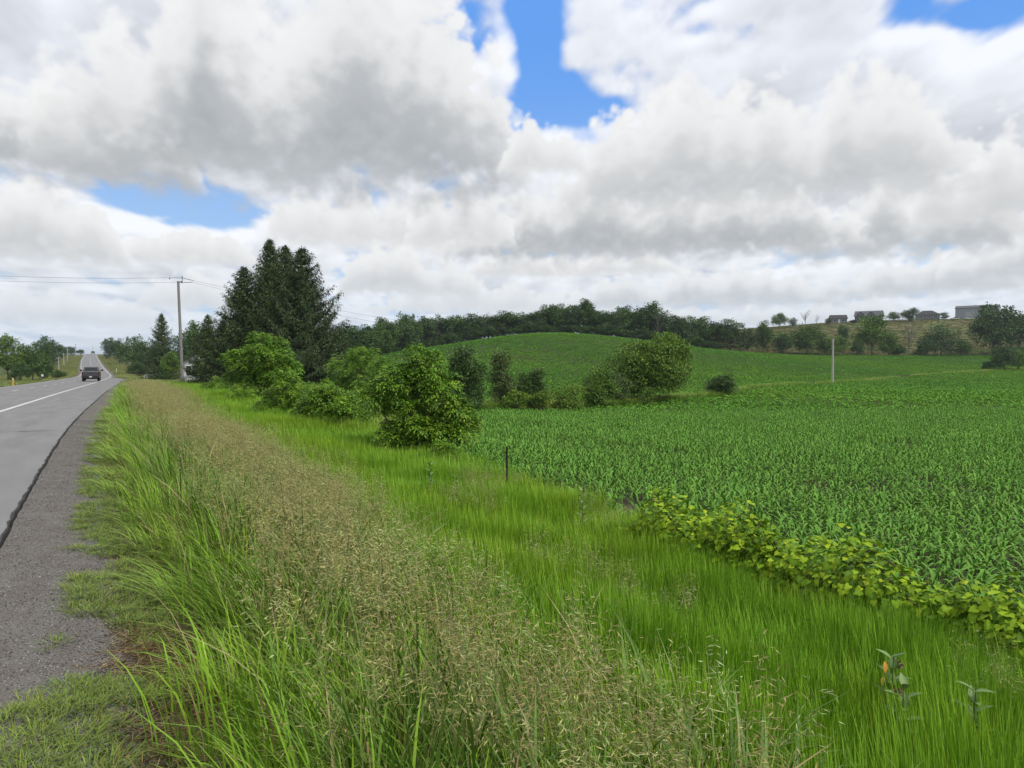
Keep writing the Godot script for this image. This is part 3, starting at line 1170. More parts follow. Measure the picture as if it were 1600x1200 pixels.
func build_verge_grass():
	var where := []
	var tints := []
	var kinds := []
	# --- lush upright grass in the ditch, up to the fence
	for v in 5:
		kinds.append([clump_upright(400, 0.42, 0.32, 0.64, 0.009)])
	lay("lush", kinds, [MAT.grass], ["lush_grass"], ["lush bright green upright grass filling the ditch beside the corn"], 0.36, -2.5, 75.0, 0.022, func(q: float, s: float) -> Vector3:
		if q < seed_out(s) - 0.3 or q > 8.0: return Vector3.ZERO
		var p := Vector2(q, s)
		var yel := patch.get_noise_2d(q * 0.6, s * 0.6 + 40.0)
		return Vector3(rr(0.8, 1.12) * (1.0 + 0.35 * patch.get_noise_2d(q * 0.9, s * 0.9)), yel * 0.22, 1.0 if patch.get_noise_2d(q * 2.0, s * 2.0 + 9.0) > -0.42 else 0.0))
	# --- short grass next to the gravel
	kinds = []
	for v in 5:
		kinds.append([clump_arching(210, 0.36, 0.16, 0.4, 0.008, 0.3, 1.0, LIGHT, LIGHT_PALE, 0.07)])
	lay("short", kinds, [MAT.grass], ["short_grass"], ["short yellow-green grass strip along the gravel shoulder"], 0.28, -1.8, 78.0, 0.022, func(q: float, s: float) -> Vector3:
		if q < 1.3 - 0.2 * smoothstep(6.0, 14.0, s) + 0.2 * patch.get_noise_1d(s * 1.7) or q > seed_in(s) + 0.35: return Vector3.ZERO
		return Vector3(lerpf(0.45, 1.2, smoothstep(1.2, 1.8, q)) * rr(0.8, 1.15) * (1.0 - 0.35 * smoothstep(12.0, 40.0, s)), 0.12 * patch.get_noise_2d(q, s * 0.7), 1.0))
	# --- broad dark blades
	kinds = []
	for v in 5:
		kinds.append([clump_arching(46, 0.34, 0.34, 0.78, 0.0115, 0.2, 0.75, DEEP, DEEP_PALE, 0.07)])
	lay("broad", kinds, [MAT.grass], ["broad_grass"], ["tall dark green broad-bladed grass between the short grass and the seed heads"], 0.3, -1.5, 34.0, 0.015, func(q: float, s: float) -> Vector3:
		if q < 1.5 or q > 3.1: return Vector3.ZERO
		return Vector3(rr(0.75, 1.15), 0.0, 1.0 if patch.get_noise_2d(q * 1.6 + 11.0, s * 1.2) > -0.2 + 0.014 * s else 0.0))
	# --- green growth through the seeding band
	kinds = []
	for v in 4:
		kinds.append([clump_arching(120, 0.4, 0.3, 0.6, 0.0085, 0.1, 0.6, DEEP.lerp(LUSH, 0.5), LUSH_PALE, 0.1)])
	lay("under", kinds, [MAT.grass], ["under_grass"], ["green grass growing up through the seeding stems"], 0.36, -1.8, 80.0, 0.02, func(q: float, s: float) -> Vector3:
		if q < seed_in(s) - 0.35 or q > seed_out(s) + 0.2: return Vector3.ZERO
		return Vector3(rr(0.8, 1.15), 0.0, 1.0))
	# --- seeding brome
	kinds = []
	for v in 6:
		kinds.append(clump_seed(34, 0.42, 0.5, 0.92))
	lay("brome", kinds, [MAT.grass, MAT.seed], ["brome_grass", "seed_heads"], ["tall roadside grass with tan drooping seed heads"], 0.34, -1.8, 80.0, 0.016, func(q: float, s: float) -> Vector3:
		var a := seed_in(s)
		var b := seed_out(s)
		var u := (q - a) / (b - a)
		var edge := smoothstep(-0.12, 0.2, u) * (1.0 - smoothstep(0.75, 1.1, u))
		if u > 1.0 and s < 14.0: edge = maxf(edge, 0.04)
		var n := 0.5 + 1.1 * patch.get_noise_2d(q * 1.1 + 70.0, s * 0.8)
		if s > 18.0: n = maxf(n, 0.55)
		return Vector3(rr(0.8, 1.1) * (0.8 if s > 60.0 else 1.0), 0.0, 1.0 if rng.randf() < edge * lerpf(0.78, 1.0, smoothstep(2.0, 9.0, s)) * clampf(n + 0.5, 0.25, 1.0) else 0.0))
	# --- weeds and dead stems on the bare edge
	for v in 2:
		where = []
		tints = PackedColorArray()
		var lw := []
		var lt := PackedColorArray()
		for k in 6500:
			var s := spread_s(k, -0.5, 32.0, 1.9)
			var q := rr(lerpf(0.1, 0.5, smoothstep(1.5, 5.0, s)), 1.5)
			var p := at_q(q, s)
			var wn := patch.get_noise_2d(p.x * 3.4, p.z * 2.1 + 200.0) + 0.35 * patch.get_noise_2d(p.x * 11.0, p.z * 8.0)
			var want := lerpf(-0.18, -0.28, smoothstep(2.5, 5.0, s)) + (lerpf(0.45, 0.7, smoothstep(2.0, 5.0, s)) * (0.9 - q) if q < 0.9 else 0.25 * (q - 0.95))
			if wn > want:
				p.y += 0.012
				where.append(spin(p, rr(0.6, 1.4), rr(0.35, 1.0)))
				tints.append(tint(0.25))
			elif q > lerpf(0.55, 0.78, smoothstep(2.0, 5.0, s)):
				p.y += 0.014
				lw.append(spin(p, rr(0.7, 1.2), rr(0.7, 1.3)))
				lt.append(tint(0.25))
		scatter("creeping_weeds", tuft_weed(26).mesh(MAT.grass), where, tints, "low creeping weeds on the gravel edge", "weeds")
		scatter("dead_stem_litter", litter().mesh(MAT.seed), lw, lt, "dry dead stems lying on the bare shoulder edge", "plant litter")
	# --- verges farther off
	for v in 2:
		where = []
		tints = PackedColorArray()
		for k in 12000:
			var s := rr(60.0, 480.0)
			var p: Vector3
			if rng.randf() < 0.55:
				p = at_q(-9.9 - pow(rng.randf(), 1.3) * 12.0, s)
			else:
				if s < 76.0: continue
				p = at_q(right_lip(s) + 1.0 + rng.randf() * (6.0 if s > 140.0 else 9.0), s)
			where.append(spin(p, rr(1.6, 2.6) * (1.0 + maxf(0.0, s - 200.0) * 0.004), rr(0.7, 1.2)))
			var tc := tint(0.15)
			var dry := clampf(0.4 + patch.get_noise_2d(p.x * 0.2, p.z * 0.2), 0.0, 1.0) * smoothstep(120.0, 170.0, s)
			tints.append(Color(tc.r * (1.0 + 0.35 * dry), tc.g, tc.b))
		scatter("far_verge_grass", clump_arching(40, 0.22, 0.14, 0.34, 0.012, 0.2, 0.7, Color(0.12, 0.2, 0.035), Color(0.19, 0.27, 0.06), 0.15).mesh(MAT.grass), where, tints, "grass verges beside the road farther off", "grass")

# ---------------------------------------------------------------- corn
const CORN := Color(0.10, 0.255, 0.032)
const CORN_PALE := Color(0.155, 0.34, 0.045)

func corn_leaf(sh: Shape, p: Vector3, a: float, length: float, rise: float, droop: float, width: float, segs: int, col: Color) -> void:
	var out := Vector3(cos(a), 0, sin(a))
	var side := Vector3(-out.z, 0, out.x)
	var k := sh.v.size()
	var rib := col.lerp(Color(0.2, 0.3, 0.12), 0.35)
	for j in segs + 1:
		var t := float(j) / segs
		var q := p + out * (length * (t - 0.12 * t * t)) + Vector3.UP * (rise * t * (2.0 - t) - droop * t * t * t)
		q += side * sin(t * 3.0 + a) * 0.02
		var tan := (out + Vector3.UP * ((rise * 2.0 * (1.0 - t) - 3.0 * droop * t * t) / length)).normalized()
		var nn := side.cross(tan).normalized()
		if nn.y < 0: nn = -nn
		var w := width * 0.5 * (0.55 + 1.6 * t if t < 0.28 else sqrt(maxf(0.0, 1.0 - pow((t - 0.28) / 0.72, 2.2))))
		var wav := sin(t * 14.0 + a * 3.0) * 0.12 * w
		sh.v.append(q - side * w + nn * (w * 0.35 + wav)); sh.v.append(q); sh.v.append(q + side * w + nn * (w * 0.35 - wav))
		sh.n.append((nn + side * 0.35).normalized()); sh.n.append(nn); sh.n.append((nn - side * 0.35).normalized())
		sh.c.append(col); sh.c.append(rib); sh.c.append(col)
	for j in segs:
		for h in 2:
			var b := k + j * 3 + h
			sh.i.append(b); sh.i.append(b + 3); sh.i.append(b + 4)
			sh.i.append(b); sh.i.append(b + 4); sh.i.append(b + 1)

func corn_stalk(h: float) -> Shape:
	var sh := Shape.new()
	sh.tube(PackedVector3Array([Vector3(0, -0.03, 0), Vector3(0, h * 0.3, 0), Vector3(0, h * 0.55, 0)]), PackedFloat32Array([0.013, 0.011, 0.004]), 6, Color(0.11, 0.2, 0.05))
	return sh

func corn_leaf_set(n: int, h: float, segs: int) -> Array:
	var out := []
	var a0 := rr(0, TAU)
	for k in n:
		var t := k / float(n - 1)
		var sh := Shape.new()
		var a := a0 + (k % 2) * PI + rr(-0.45, 0.45)
		var top := t > 0.75
		corn_leaf(sh, Vector3(0, h * (0.1 + 0.42 * t), 0), a, (rr(0.3, 0.43) if not top else rr(0.16, 0.24)) * (0.75 + 0.35 * sin(t * PI)), rr(0.12, 0.2) if not top else rr(0.14, 0.24), rr(0.08, 0.24) * (1.0 - 0.4 * t), rr(0.03, 0.046), segs, vary(CORN.lerp(CORN_PALE, rng.randf()), 0.2))
		out.append(sh)
	return out

func join(parts: Array) -> Shape:
	var sh := Shape.new()
	for p in parts:
		var k := sh.v.size()
		sh.v.append_array(p.v); sh.n.append_array(p.n); sh.c.append_array(p.c)
		for ix in p.i:
			sh.i.append(ix + k)
	return sh

func build_corn():
	# whole plants, each stalk and leaf a part, for the rows nearest the camera
	var protos := []
	for v in 6:
		var h := rr(0.46, 0.56)
		var o := Node3D.new()
		part("stalk", corn_stalk(h).mesh(MAT.corn), o)
		for lf in corn_leaf_set(7, h, 5):
			part("leaf", (lf as Shape).mesh(MAT.corn), o)
		protos.append(o)
	var meshes := []
	for v in 6:
		var h := rr(0.46, 0.56)
		var l := corn_leaf_set(7, h, 4)
		l.append(corn_stalk(h))
		meshes.append(join(l).mesh(MAT.corn))
	var where := []
	var tints := []
	for v in 6:
		where.append([])
		tints.append(PackedColorArray())
	var near := []
	var row := 0
	while row < 150:
		var q := 8.15 + row * 0.43
		var s := -8.0
		while s < 62.0:
			s += 0.125 * rr(0.7, 1.35)
			var x := EDGE + bend(s) + q + rr(-0.04, 0.04)
			var bd := bearing_depth(x, -s)
			if bd.y < 1.0 or bd.y > 48.0 or bd.x > 1780.0:
				continue
			if not in_corn(x, -s):
				continue
			var p := Vector3(x, level(x, -s), -s)
			if rough.get_noise_2d(x * 6.0, s * 6.0) < -0.42:
				continue
			near.append([bd.y + maxf(0.0, absf(bd.x - 1200.0) - 420.0) * 0.1, p])
		row += 1
	near.sort_custom(func(a, b): return a[0] < b[0])
	var made := 0
	for e in near:
		var p: Vector3 = e[1]
		var k := rng.randi() % 6
		var grow := rr(0.74, 1.0) * (1.0 + 0.12 * rough.get_noise_2d(p.x * 2.0, p.z * 2.0))
		if made < 280 and p.x < 14.0:
			var o: Node3D = protos[k].duplicate()
			o.name = numbered("corn_plant")
			add_child(o)
			o.position = p
			o.rotation.y = rr(0, TAU)
			o.scale = Vector3.ONE * grow
			tag(o, "young green corn plant in the first rows behind the vine-covered fence", "corn plant", "corn plants in the nearest rows")
			made += 1
		else:
			where[k].append(spin(p, grow, grow, 0.08))
			tints[k].append(tint(0.12))
	for o in protos:
		o.free()
	for v in 6:
		scatter("corn_crop", meshes[v], where[v], tints[v], "young corn covering the field and the hill behind it", "corn")
	# farther off the rows are set in patches of plants
	for v in 4:
		var sh := Shape.new()
		for rw in 2:
			for k in 7:
				var base := Vector3(-0.37 + rw * 0.74, 0, -0.62 + k * 0.205 + rr(-0.05, 0.05))
				var h := rr(0.45, 0.6)
				var a0 := rr(0, TAU)
				for j in 6:
					var a := a0 + j * 2.7
					var dir := Vector3(cos(a), rr(0.25, 0.9), sin(a)).normalized()
					sh.leaf(base + Vector3.UP * h * rr(0.25, 0.62), dir, Vector3.UP, rr(0.26, 0.42), rr(0.06, 0.09), vary(CORN.lerp(CORN_PALE, rng.randf()), 0.22))
		var w := []
		var tc := PackedColorArray()
		where.append(w)
		for rep in 1:
			var x := 8.0
			while x < 300.0:
				var z := 10.0
				while z > -260.0:
					z -= 1.44
					if (int(x / 1.48) + int(-z / 1.44) * 3) % 4 != v:
						continue
					if not in_corn(x, z):
						continue
					var bd := bearing_depth(x, z)
					if bd.y < 47.0 or bd.x > 1720.0 or bd.x < 560.0:
						continue
					var px := x + rr(-0.4, 0.4)
					w.append(Transform3D(Basis(Vector3.UP, rr(0, TAU)).scaled(Vector3(1, rr(0.85, 1.1) * (1.0 + 0.25 * rough.get_noise_2d(x * 0.8, z * 0.8)), 1)), Vector3(px, level(px, z), z)))
					var big := rough.get_noise_2d(x * 0.35, z * 0.35)
					var t2 := tint(0.07)
					tc.append(Color(t2.r * (1.0 + big * 0.25), t2.g * (1.0 + big * 0.12), t2.b))
				x += 1.48
		scatter("corn_crop", sh.mesh(MAT.corn), w, tc, "young corn covering the field and the hill behind it", "corn")

# ---------------------------------------------------------------- uncut margin that crosses the field
func build_field_margin():
	for v in 3:
		var where := []
		var tints := PackedColorArray()
		for k in 2600:
			var b := rr(640.0, 1690.0)
			var d := table_at(MARGIN, b)
			var off := rr(-1.0, 1.0) * (1.4 + d * 0.012)
			var p := on_land(b, d + off)
			var up := smoothstep(1180.0, 1400.0, b)
			if up > 0.3 and patch.get_noise_1d(b * 0.03) < -0.25:
				continue
			where.append(spin(p, rr(1.4, 2.3), rr(0.7, 1.1) * lerpf(1.25, 0.85, up), 0.1))
			var dry := clampf(patch.get_noise_1d(b * 0.021 + 7.0) * 1.6 + 0.1 + (0.45 if b > 1480 else 0.0), 0.0, 1.0)
			var t := tint(0.14)
			tints.append(Color(t.r * lerpf(0.8, 1.35, dry), t.g * lerpf(0.85, 1.0, dry), t.b * lerpf(0.8, 1.6, dry)))
		scatter("margin_grass", clump_arching(42, 0.2, 0.3, 0.62, 0.012, 0.15, 0.5, LUSH, LIGHT_PALE, 0.12).mesh(MAT.grass), where, tints, "rank grass on the uncut strip crossing the corn field", "grass")
	# rough grass between the shrubs along the fence and under the hedge
	for v in 2:
		var where := []
		var tints := PackedColorArray()
		for k in 5200:
			var s := rr(13.0, 95.0)
			var q := rr(6.9, 17.0 + s * 0.12)
			var p := at_q(q, s)
			if in_corn(p.x, p.z):
				continue
			where.append(spin(p, rr(1.1, 1.8), rr(0.8, 1.3), 0.1))
			tints.append(tint(0.2))
		scatter("rough_grass", clump_arching(40, 0.2, 0.25, 0.6, 0.009, 0.15, 0.5, LUSH, LIGHT_PALE, 0.1).mesh(MAT.grass), where, tints, "rough grass between the fence line shrubs", "grass")
	# unmown corner between the yard, the wood and the field
	for v in 2:
		var where := []
		var tints := PackedColorArray()
		for k in 6000:
			var p := on_land(rr(470.0, 720.0), rr(38.0, 190.0))
			if in_corn(p.x, p.z):
				continue
			where.append(spin(p, rr(1.8, 3.0), rr(0.8, 1.3), 0.1))
			tints.append(tint(0.2))
		scatter("rough_grass", clump_arching(40, 0.24, 0.25, 0.6, 0.012, 0.15, 0.5, LUSH, LIGHT_PALE, 0.1).mesh(MAT.grass), where, tints, "rough grass between the fence line shrubs", "grass")
	# hillside pasture beyond the hedge
	for v in 2:
		var where := []
		var tints := PackedColorArray()
		for k in 9000:
			var b := rr(1080.0, 1680.0)
			var d := rr(204.0, 400.0)
			if d < table_at(FIELD_TOP, b) + 2.0:
				continue
			var p := on_land(b, d)
			where.append(spin(p, rr(3.0, 5.0), rr(0.9, 1.6)))
			var dry := clampf(0.45 + 1.2 * rough.get_noise_2d(p.x * 0.5, p.z * 0.5), 0.0, 1.0)
			var t := tint(0.1)
			tints.append(Color(t.r * lerpf(0.75, 1.35, dry), t.g * lerpf(0.9, 0.98, dry), t.b * lerpf(0.9, 1.9, dry)))
		scatter("pasture_grass", clump_arching(44, 0.24, 0.1, 0.26, 0.02, 0.2, 0.7, Color(0.13, 0.2, 0.035), Color(0.22, 0.25, 0.06), 0.15).mesh(MAT.grass), where, tints, "dry and green pasture on the slope below the far houses", "grass")

# ---------------------------------------------------------------- wild grape over the fence
func grape_leaf(col: Color) -> Shape:   # heart-shaped, toothed, slightly cupped; stalk at the origin, tip along +z
	var sh := Shape.new()
	var rim := [Vector2(0, 0.02), Vector2(0.2, -0.14), Vector2(0.42, -0.1), Vector2(0.5, 0.12), Vector2(0.4, 0.28), Vector2(0.44, 0.46), Vector2(0.24, 0.56), Vector2(0.16, 0.74), Vector2(0, 0.92)]
	var ring := []
	for p in rim:
		ring.append(p)
	for k in range(rim.size() - 2, 0, -1):
		ring.append(Vector2(-rim[k].x, rim[k].y))
	var mid := sh.v.size()
	var pts := [Vector3(0, -0.03, 0.3)]
	for p in ring:
		pts.append(Vector3(p.x, 0.22 * p.x * p.x - 0.10 * (p.y - 0.25) * (p.y - 0.25) + 0.03 * sin(p.x * 17.0 + p.y * 11.0), p.y))
	for k in pts.size():
		sh.v.append(pts[k])
		sh.n.append(Vector3(-0.4 * pts[k].x, 1, 0.2 * (pts[k].z - 0.25)).normalized())
		sh.c.append(col if k else col.lerp(Color(0.4, 0.46, 0.12), 0.3))
	var m := ring.size()
	for k in m:
		sh.i.append(mid); sh.i.append(mid + 1 + k); sh.i.append(mid + 1 + (k + 1) % m)
	return sh

func vine_top(s: float) -> float:
	var h := 0.88 + 0.22 * sin(s * 2.1 + 0.6) * 0.6 + 0.16 * sin(s * 4.7)
	h += 0.22 * exp(-pow((s - 5.1) / 0.7, 2.0))
	h -= 0.3 * exp(-pow((s - 3.3) / 0.5, 2.0))
	return h

func build_vine():
	var s0 := 1.2
	var s1 := 7.95
	var q0 := 7.3
	var base := at_q(q0, 4.8)
	var o := thing("grape_vine", "tangled yellow-green wild grape vine smothering the field fence beside the corn", "vine", base)
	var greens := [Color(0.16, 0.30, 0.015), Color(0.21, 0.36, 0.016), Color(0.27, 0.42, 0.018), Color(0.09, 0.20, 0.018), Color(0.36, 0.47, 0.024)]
	var leaves := []
	for g in greens:
		leaves.append(grape_leaf(g).mesh(MAT.vine))
	# woody stems rambling along the fence
	for k in 9:
		var st := Shape.new()
		var pts := PackedVector3Array()
		var rad := PackedFloat32Array()
		var s := rr(s0, s1 - 2.0)
		var len := rr(1.4, 2.6)
		var ph := rr(0, TAU)
		for j in 12:
			var t := j / 11.0
			var sv := s + len * t
			var p := at_q(q0 + 0.4 * smoothstep(6.0, 2.0, sv) + 0.18 * sin(ph + t * 5.0), sv)
			p.y += (vine_top(sv) - 0.12) * clampf(t * 2.5, 0.0, 1.0) * (0.7 + 0.25 * sin(ph * 2.0 + t * 7.0))
			pts.append(p - base)
			rad.append(lerpf(0.013, 0.005, t))
		st.tube(pts, rad, 5, Color(0.12, 0.085, 0.06))
		part("stem", st.mesh(MAT.bark), o)
	var list := []
	for k in 6200:
		var s := rr(s0, s1)
		var taper := minf(1.0, (s1 - s) / 0.9) * minf(1.0, (s - s0) / 0.5 + 0.4)
		var top := vine_top(s) * (0.45 + 0.55 * taper)
		var a := rr(-0.2, PI + 0.2)
		var rad := pow(rng.randf(), 0.4)
		var w := 0.42 + 0.1 * sin(s * 3.3)
		var oq := -cos(a) * w * rad
		var oy := top * 0.42 + sin(a) * top * 0.58 * rad
		if rng.randf() < 0.25:
			oy = rr(0.1, top * 0.8)
		var p := at_q(q0 + 0.4 * smoothstep(6.0, 2.0, s) + oq, s)
		p.y += maxf(0.06, oy + rr(-0.06, 0.06))
		var out := Vector3(oq / w, maxf(0.15, sin(a)) , rr(-0.5, 0.5)).normalized()
		var face := (out * 0.8 + Vector3.UP * 0.55 + rand_dir() * 0.7).normalized()
		var down := (Vector3.DOWN * 0.55 + out * 0.7 + rand_dir() * 0.4)
		var z := (down - face * down.dot(face)).normalized()
		var x := face.cross(z)
		var size := rr(0.05, 0.092)
		var gi := rng.randi() % 4
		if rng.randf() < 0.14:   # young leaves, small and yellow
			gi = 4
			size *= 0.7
		var near := p.distance_to(EYE) - 0.9 * (-oq) - 0.6 * oy
		list.append([near - size * 20.0, Transform3D(Basis(x, face, z).scaled_local(Vector3(size, size, size)), p - base), gi])
	list.sort_custom(func(a, b): return a[0] < b[0])
	var rest := Shape.new()
	var cols := greens
	for k in list.size():
		var tr: Transform3D = list[k][1]
		if k < 300:
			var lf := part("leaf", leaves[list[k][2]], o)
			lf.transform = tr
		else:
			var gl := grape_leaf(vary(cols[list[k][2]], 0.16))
			var at := rest.v.size()
			for j in gl.v.size():
				rest.v.append(tr * gl.v[j])
				rest.n.append((tr.basis * gl.n[j]).normalized())
				rest.c.append(gl.c[j])
			for ix in gl.i:
				rest.i.append(at + ix)
	var fol := part("foliage", rest.mesh(MAT.vine), o)
	fol.set_meta("kind", "stuff")

# ---------------------------------------------------------------- trees and shrubs
func limb(sh: Shape, a: Vector3, b: Vector3, ra: float, rb: float, bow: float, col: Color, sides := 6) -> void:
	var pts := PackedVector3Array()
	var rad := PackedFloat32Array()
	var off := rand_dir() * bow * a.distance_to(b)
	for j in 5:
		var t := j / 4.0
		pts.append(a.lerp(b, t) + off * sin(t * PI) + Vector3.DOWN * 0.0)
		rad.append(lerpf(ra, rb, t))
	sh.tube(pts, rad, sides, col, true)

# compound-leaved shrub or small tree: shoots on lobes of the crown, each with arching leaves of several leaflets
func compound_crown(lobes: Array, shoots: int, leaflet: float, colours: Array, tip_share: float, floor_y := 0.1) -> Shape:
	var sh := Shape.new()
	var vol := 0.0
	for l in lobes:
		vol += pow(l[1].x * l[1].y * l[1].z, 0.667)
	for l in lobes:
		var n := int(shoots * pow(l[1].x * l[1].y * l[1].z, 0.667) / vol)
		for k in n:
			var d := rand_dir()
			if d.y < -0.35 and rng.randf() < 0.6:
				d.y = -d.y
			var r := 0.55 + 0.55 * pow(rng.randf(), 0.7) + (0.2 * rng.randf() if rng.randf() < 0.2 else 0.0)
			var rad: Vector3 = l[1]
			var p: Vector3 = l[0] + d * rad * r
			if p.y < floor_y:
				continue
			var out := (d * 0.75 + Vector3.UP * 0.6 + rand_dir() * 0.35).normalized()
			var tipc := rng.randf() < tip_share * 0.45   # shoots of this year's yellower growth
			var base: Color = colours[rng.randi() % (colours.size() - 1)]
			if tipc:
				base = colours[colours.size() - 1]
			base = vary(base, 0.15)
			var leaves := 4 + rng.randi() % 3
			var a0 := rr(0, TAU)
			var s1 := out.cross(Vector3(0.31, 0.2, 0.93)).normalized()
			var s2 := out.cross(s1)
			var size := leaflet * rr(0.8, 1.2) * (0.8 if tipc else 1.0)
			for q in leaves:
				var a := a0 + q * 2.4
				var rd := (s1 * cos(a) + s2 * sin(a)) * 0.85 + out * 0.45
				rd = (rd + Vector3.DOWN * 0.12).normalized()
				var rl := size * rr(1.6, 2.4)
				var sd := rd.cross(Vector3.UP).normalized()
				var fc := sd.cross(rd).normalized()
				if fc.y < 0.0: fc = -fc
				var nl := 5
				for j in nl:
					var at := p + rd * rl * (0.4 + 0.6 * (j / 2) / 2.0) + Vector3.DOWN * rl * 0.25 * pow((j / 2) / 2.0, 2.0)
					var dir := rd
					if j < 4:
						dir = (rd * 0.55 + sd * (1.0 if j % 2 else -1.0) * 0.8 + Vector3.DOWN * 0.35).normalized()
					else:
						dir = (rd + Vector3.DOWN * 0.5).normalized()
					sh.leaf(at, dir, (fc + rand_dir() * 0.3).normalized(), size * rr(0.85, 1.15), size * 0.42, vary(base, 0.1))
	return sh

# crown of simple leaves or leaf sprays in clumps, for trees seen from farther away
func clump_crown(lobes: Array, clumps: int, per: int, leaf_l: float, clump_r: float, colours: Array, hang := 0.0, fill := 0.45) -> Shape:
	var sh := Shape.new()
	var vol := 0.0
	for l in lobes:
		vol += pow(l[1].x * l[1].y * l[1].z, 0.667)
	for l in lobes:
		var rad: Vector3 = l[1]
		var n := maxi(3, int(clumps * pow(rad.x * rad.y * rad.z, 0.667) / vol))
		for k in n:
			var d := rand_dir()
			if d.y < -0.4 and rng.randf() < 0.5:
				d.y = -d.y
			var r := lerpf(fill, 1.06, pow(rng.randf(), 0.55))
			var p: Vector3 = l[0] + d * rad * r
			if p.y < 0.05:
				continue
			var out := (d * 0.8 + Vector3.UP * 0.45).normalized()
			var base := vary(colours[rng.randi() % colours.size()], 0.14)
			var cr := clump_r * rr(0.6, 1.3)
			for j in per:
				var o := rand_dir()
				var at := p + Vector3(o.x, o.y * 0.6, o.z) * cr * pow(rng.randf(), 0.5)
				var dir := (out * 0.45 + o * 0.8 + Vector3.DOWN * (0.25 + hang)).normalized()
				var up := (Vector3.UP * 0.7 + out * 0.5 + rand_dir() * 0.55).normalized()
				var ln := leaf_l * rr(0.65, 1.3)
				sh.leaf(at, dir, up, ln, ln * rr(0.5, 0.72), vary(base, 0.12))
	return sh

func stems(lobes: Array, trunks: int, foot: float, r0: float, fork: float, col: Color) -> Shape:
	var sh := Shape.new()
	var tops := []
	for k in trunks:
		var a := rr(0, TAU)
		var b := Vector3(cos(a), 0, sin(a)) * (foot if trunks > 1 else 0.0)
		var top := b * 2.2 + Vector3.UP * fork
		limb(sh, b + Vector3.DOWN * 0.25, top, r0, r0 * 0.6, 0.04, col, 7)
		tops.append(top)
	for k in lobes.size():
		var from: Vector3 = tops[k % trunks]
		var l = lobes[k]
		var to: Vector3 = l[0] + Vector3.UP * l[1].y * 0.35
		limb(sh, from - Vector3.UP * 0.05, to, r0 * 0.5, r0 * 0.1, 0.08, col, 5)
		for j in 4:
			var d := rand_dir()
			d.y = absf(d.y) * 0.6
			limb(sh, from.lerp(to, rr(0.35, 0.9)), l[0] + d * l[1] * 0.85, r0 * 0.22, r0 * 0.05, 0.1, col, 4)
	return sh

func lobe(x: float, y: float, z: float, rx: float, ry: float, rz: float) -> Array:
	return [Vector3(x, y, z), Vector3(rx, ry, rz)]

func random_lobes(n: int, h: float, w: float, low: float, taper: float) -> Array:
	var out := []
	out.append(lobe(0, (h + low) * 0.5, 0, w * 0.3, (h - low) * 0.4, w * 0.3))
	for k in n:
		var t := rng.randf()
		var y := lerpf(low + (h - low) * 0.18, h - (h - low) * 0.16, t)
		var reach := w * 0.5 * sin(PI * clampf(0.18 + 0.72 * t * taper, 0.0, 1.0)) * 0.66
		var a := k * 2.4 + rr(-0.5, 0.5)
		var r := rr(0.16, 0.26) * w
		out.append(lobe(cos(a) * reach, y, sin(a) * reach, r, r * rr(0.65, 0.95) * clampf(h / w, 0.7, 1.5), r))
	return out

func grow(called: String, label: String, category: String, at: Vector3, trunk: Mesh, crown: Mesh, turn := 0.0, size := Vector3.ONE, group := "") -> Node3D:
	var o := thing(called, label, category, at, turn, group)
	o.scale = size
	part("trunk", trunk, o)
	part("crown", crown, o)
	return o

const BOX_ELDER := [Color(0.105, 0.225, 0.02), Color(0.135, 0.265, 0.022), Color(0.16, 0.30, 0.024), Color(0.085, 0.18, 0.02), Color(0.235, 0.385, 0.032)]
const BARK := Color(0.11, 0.095, 0.08)

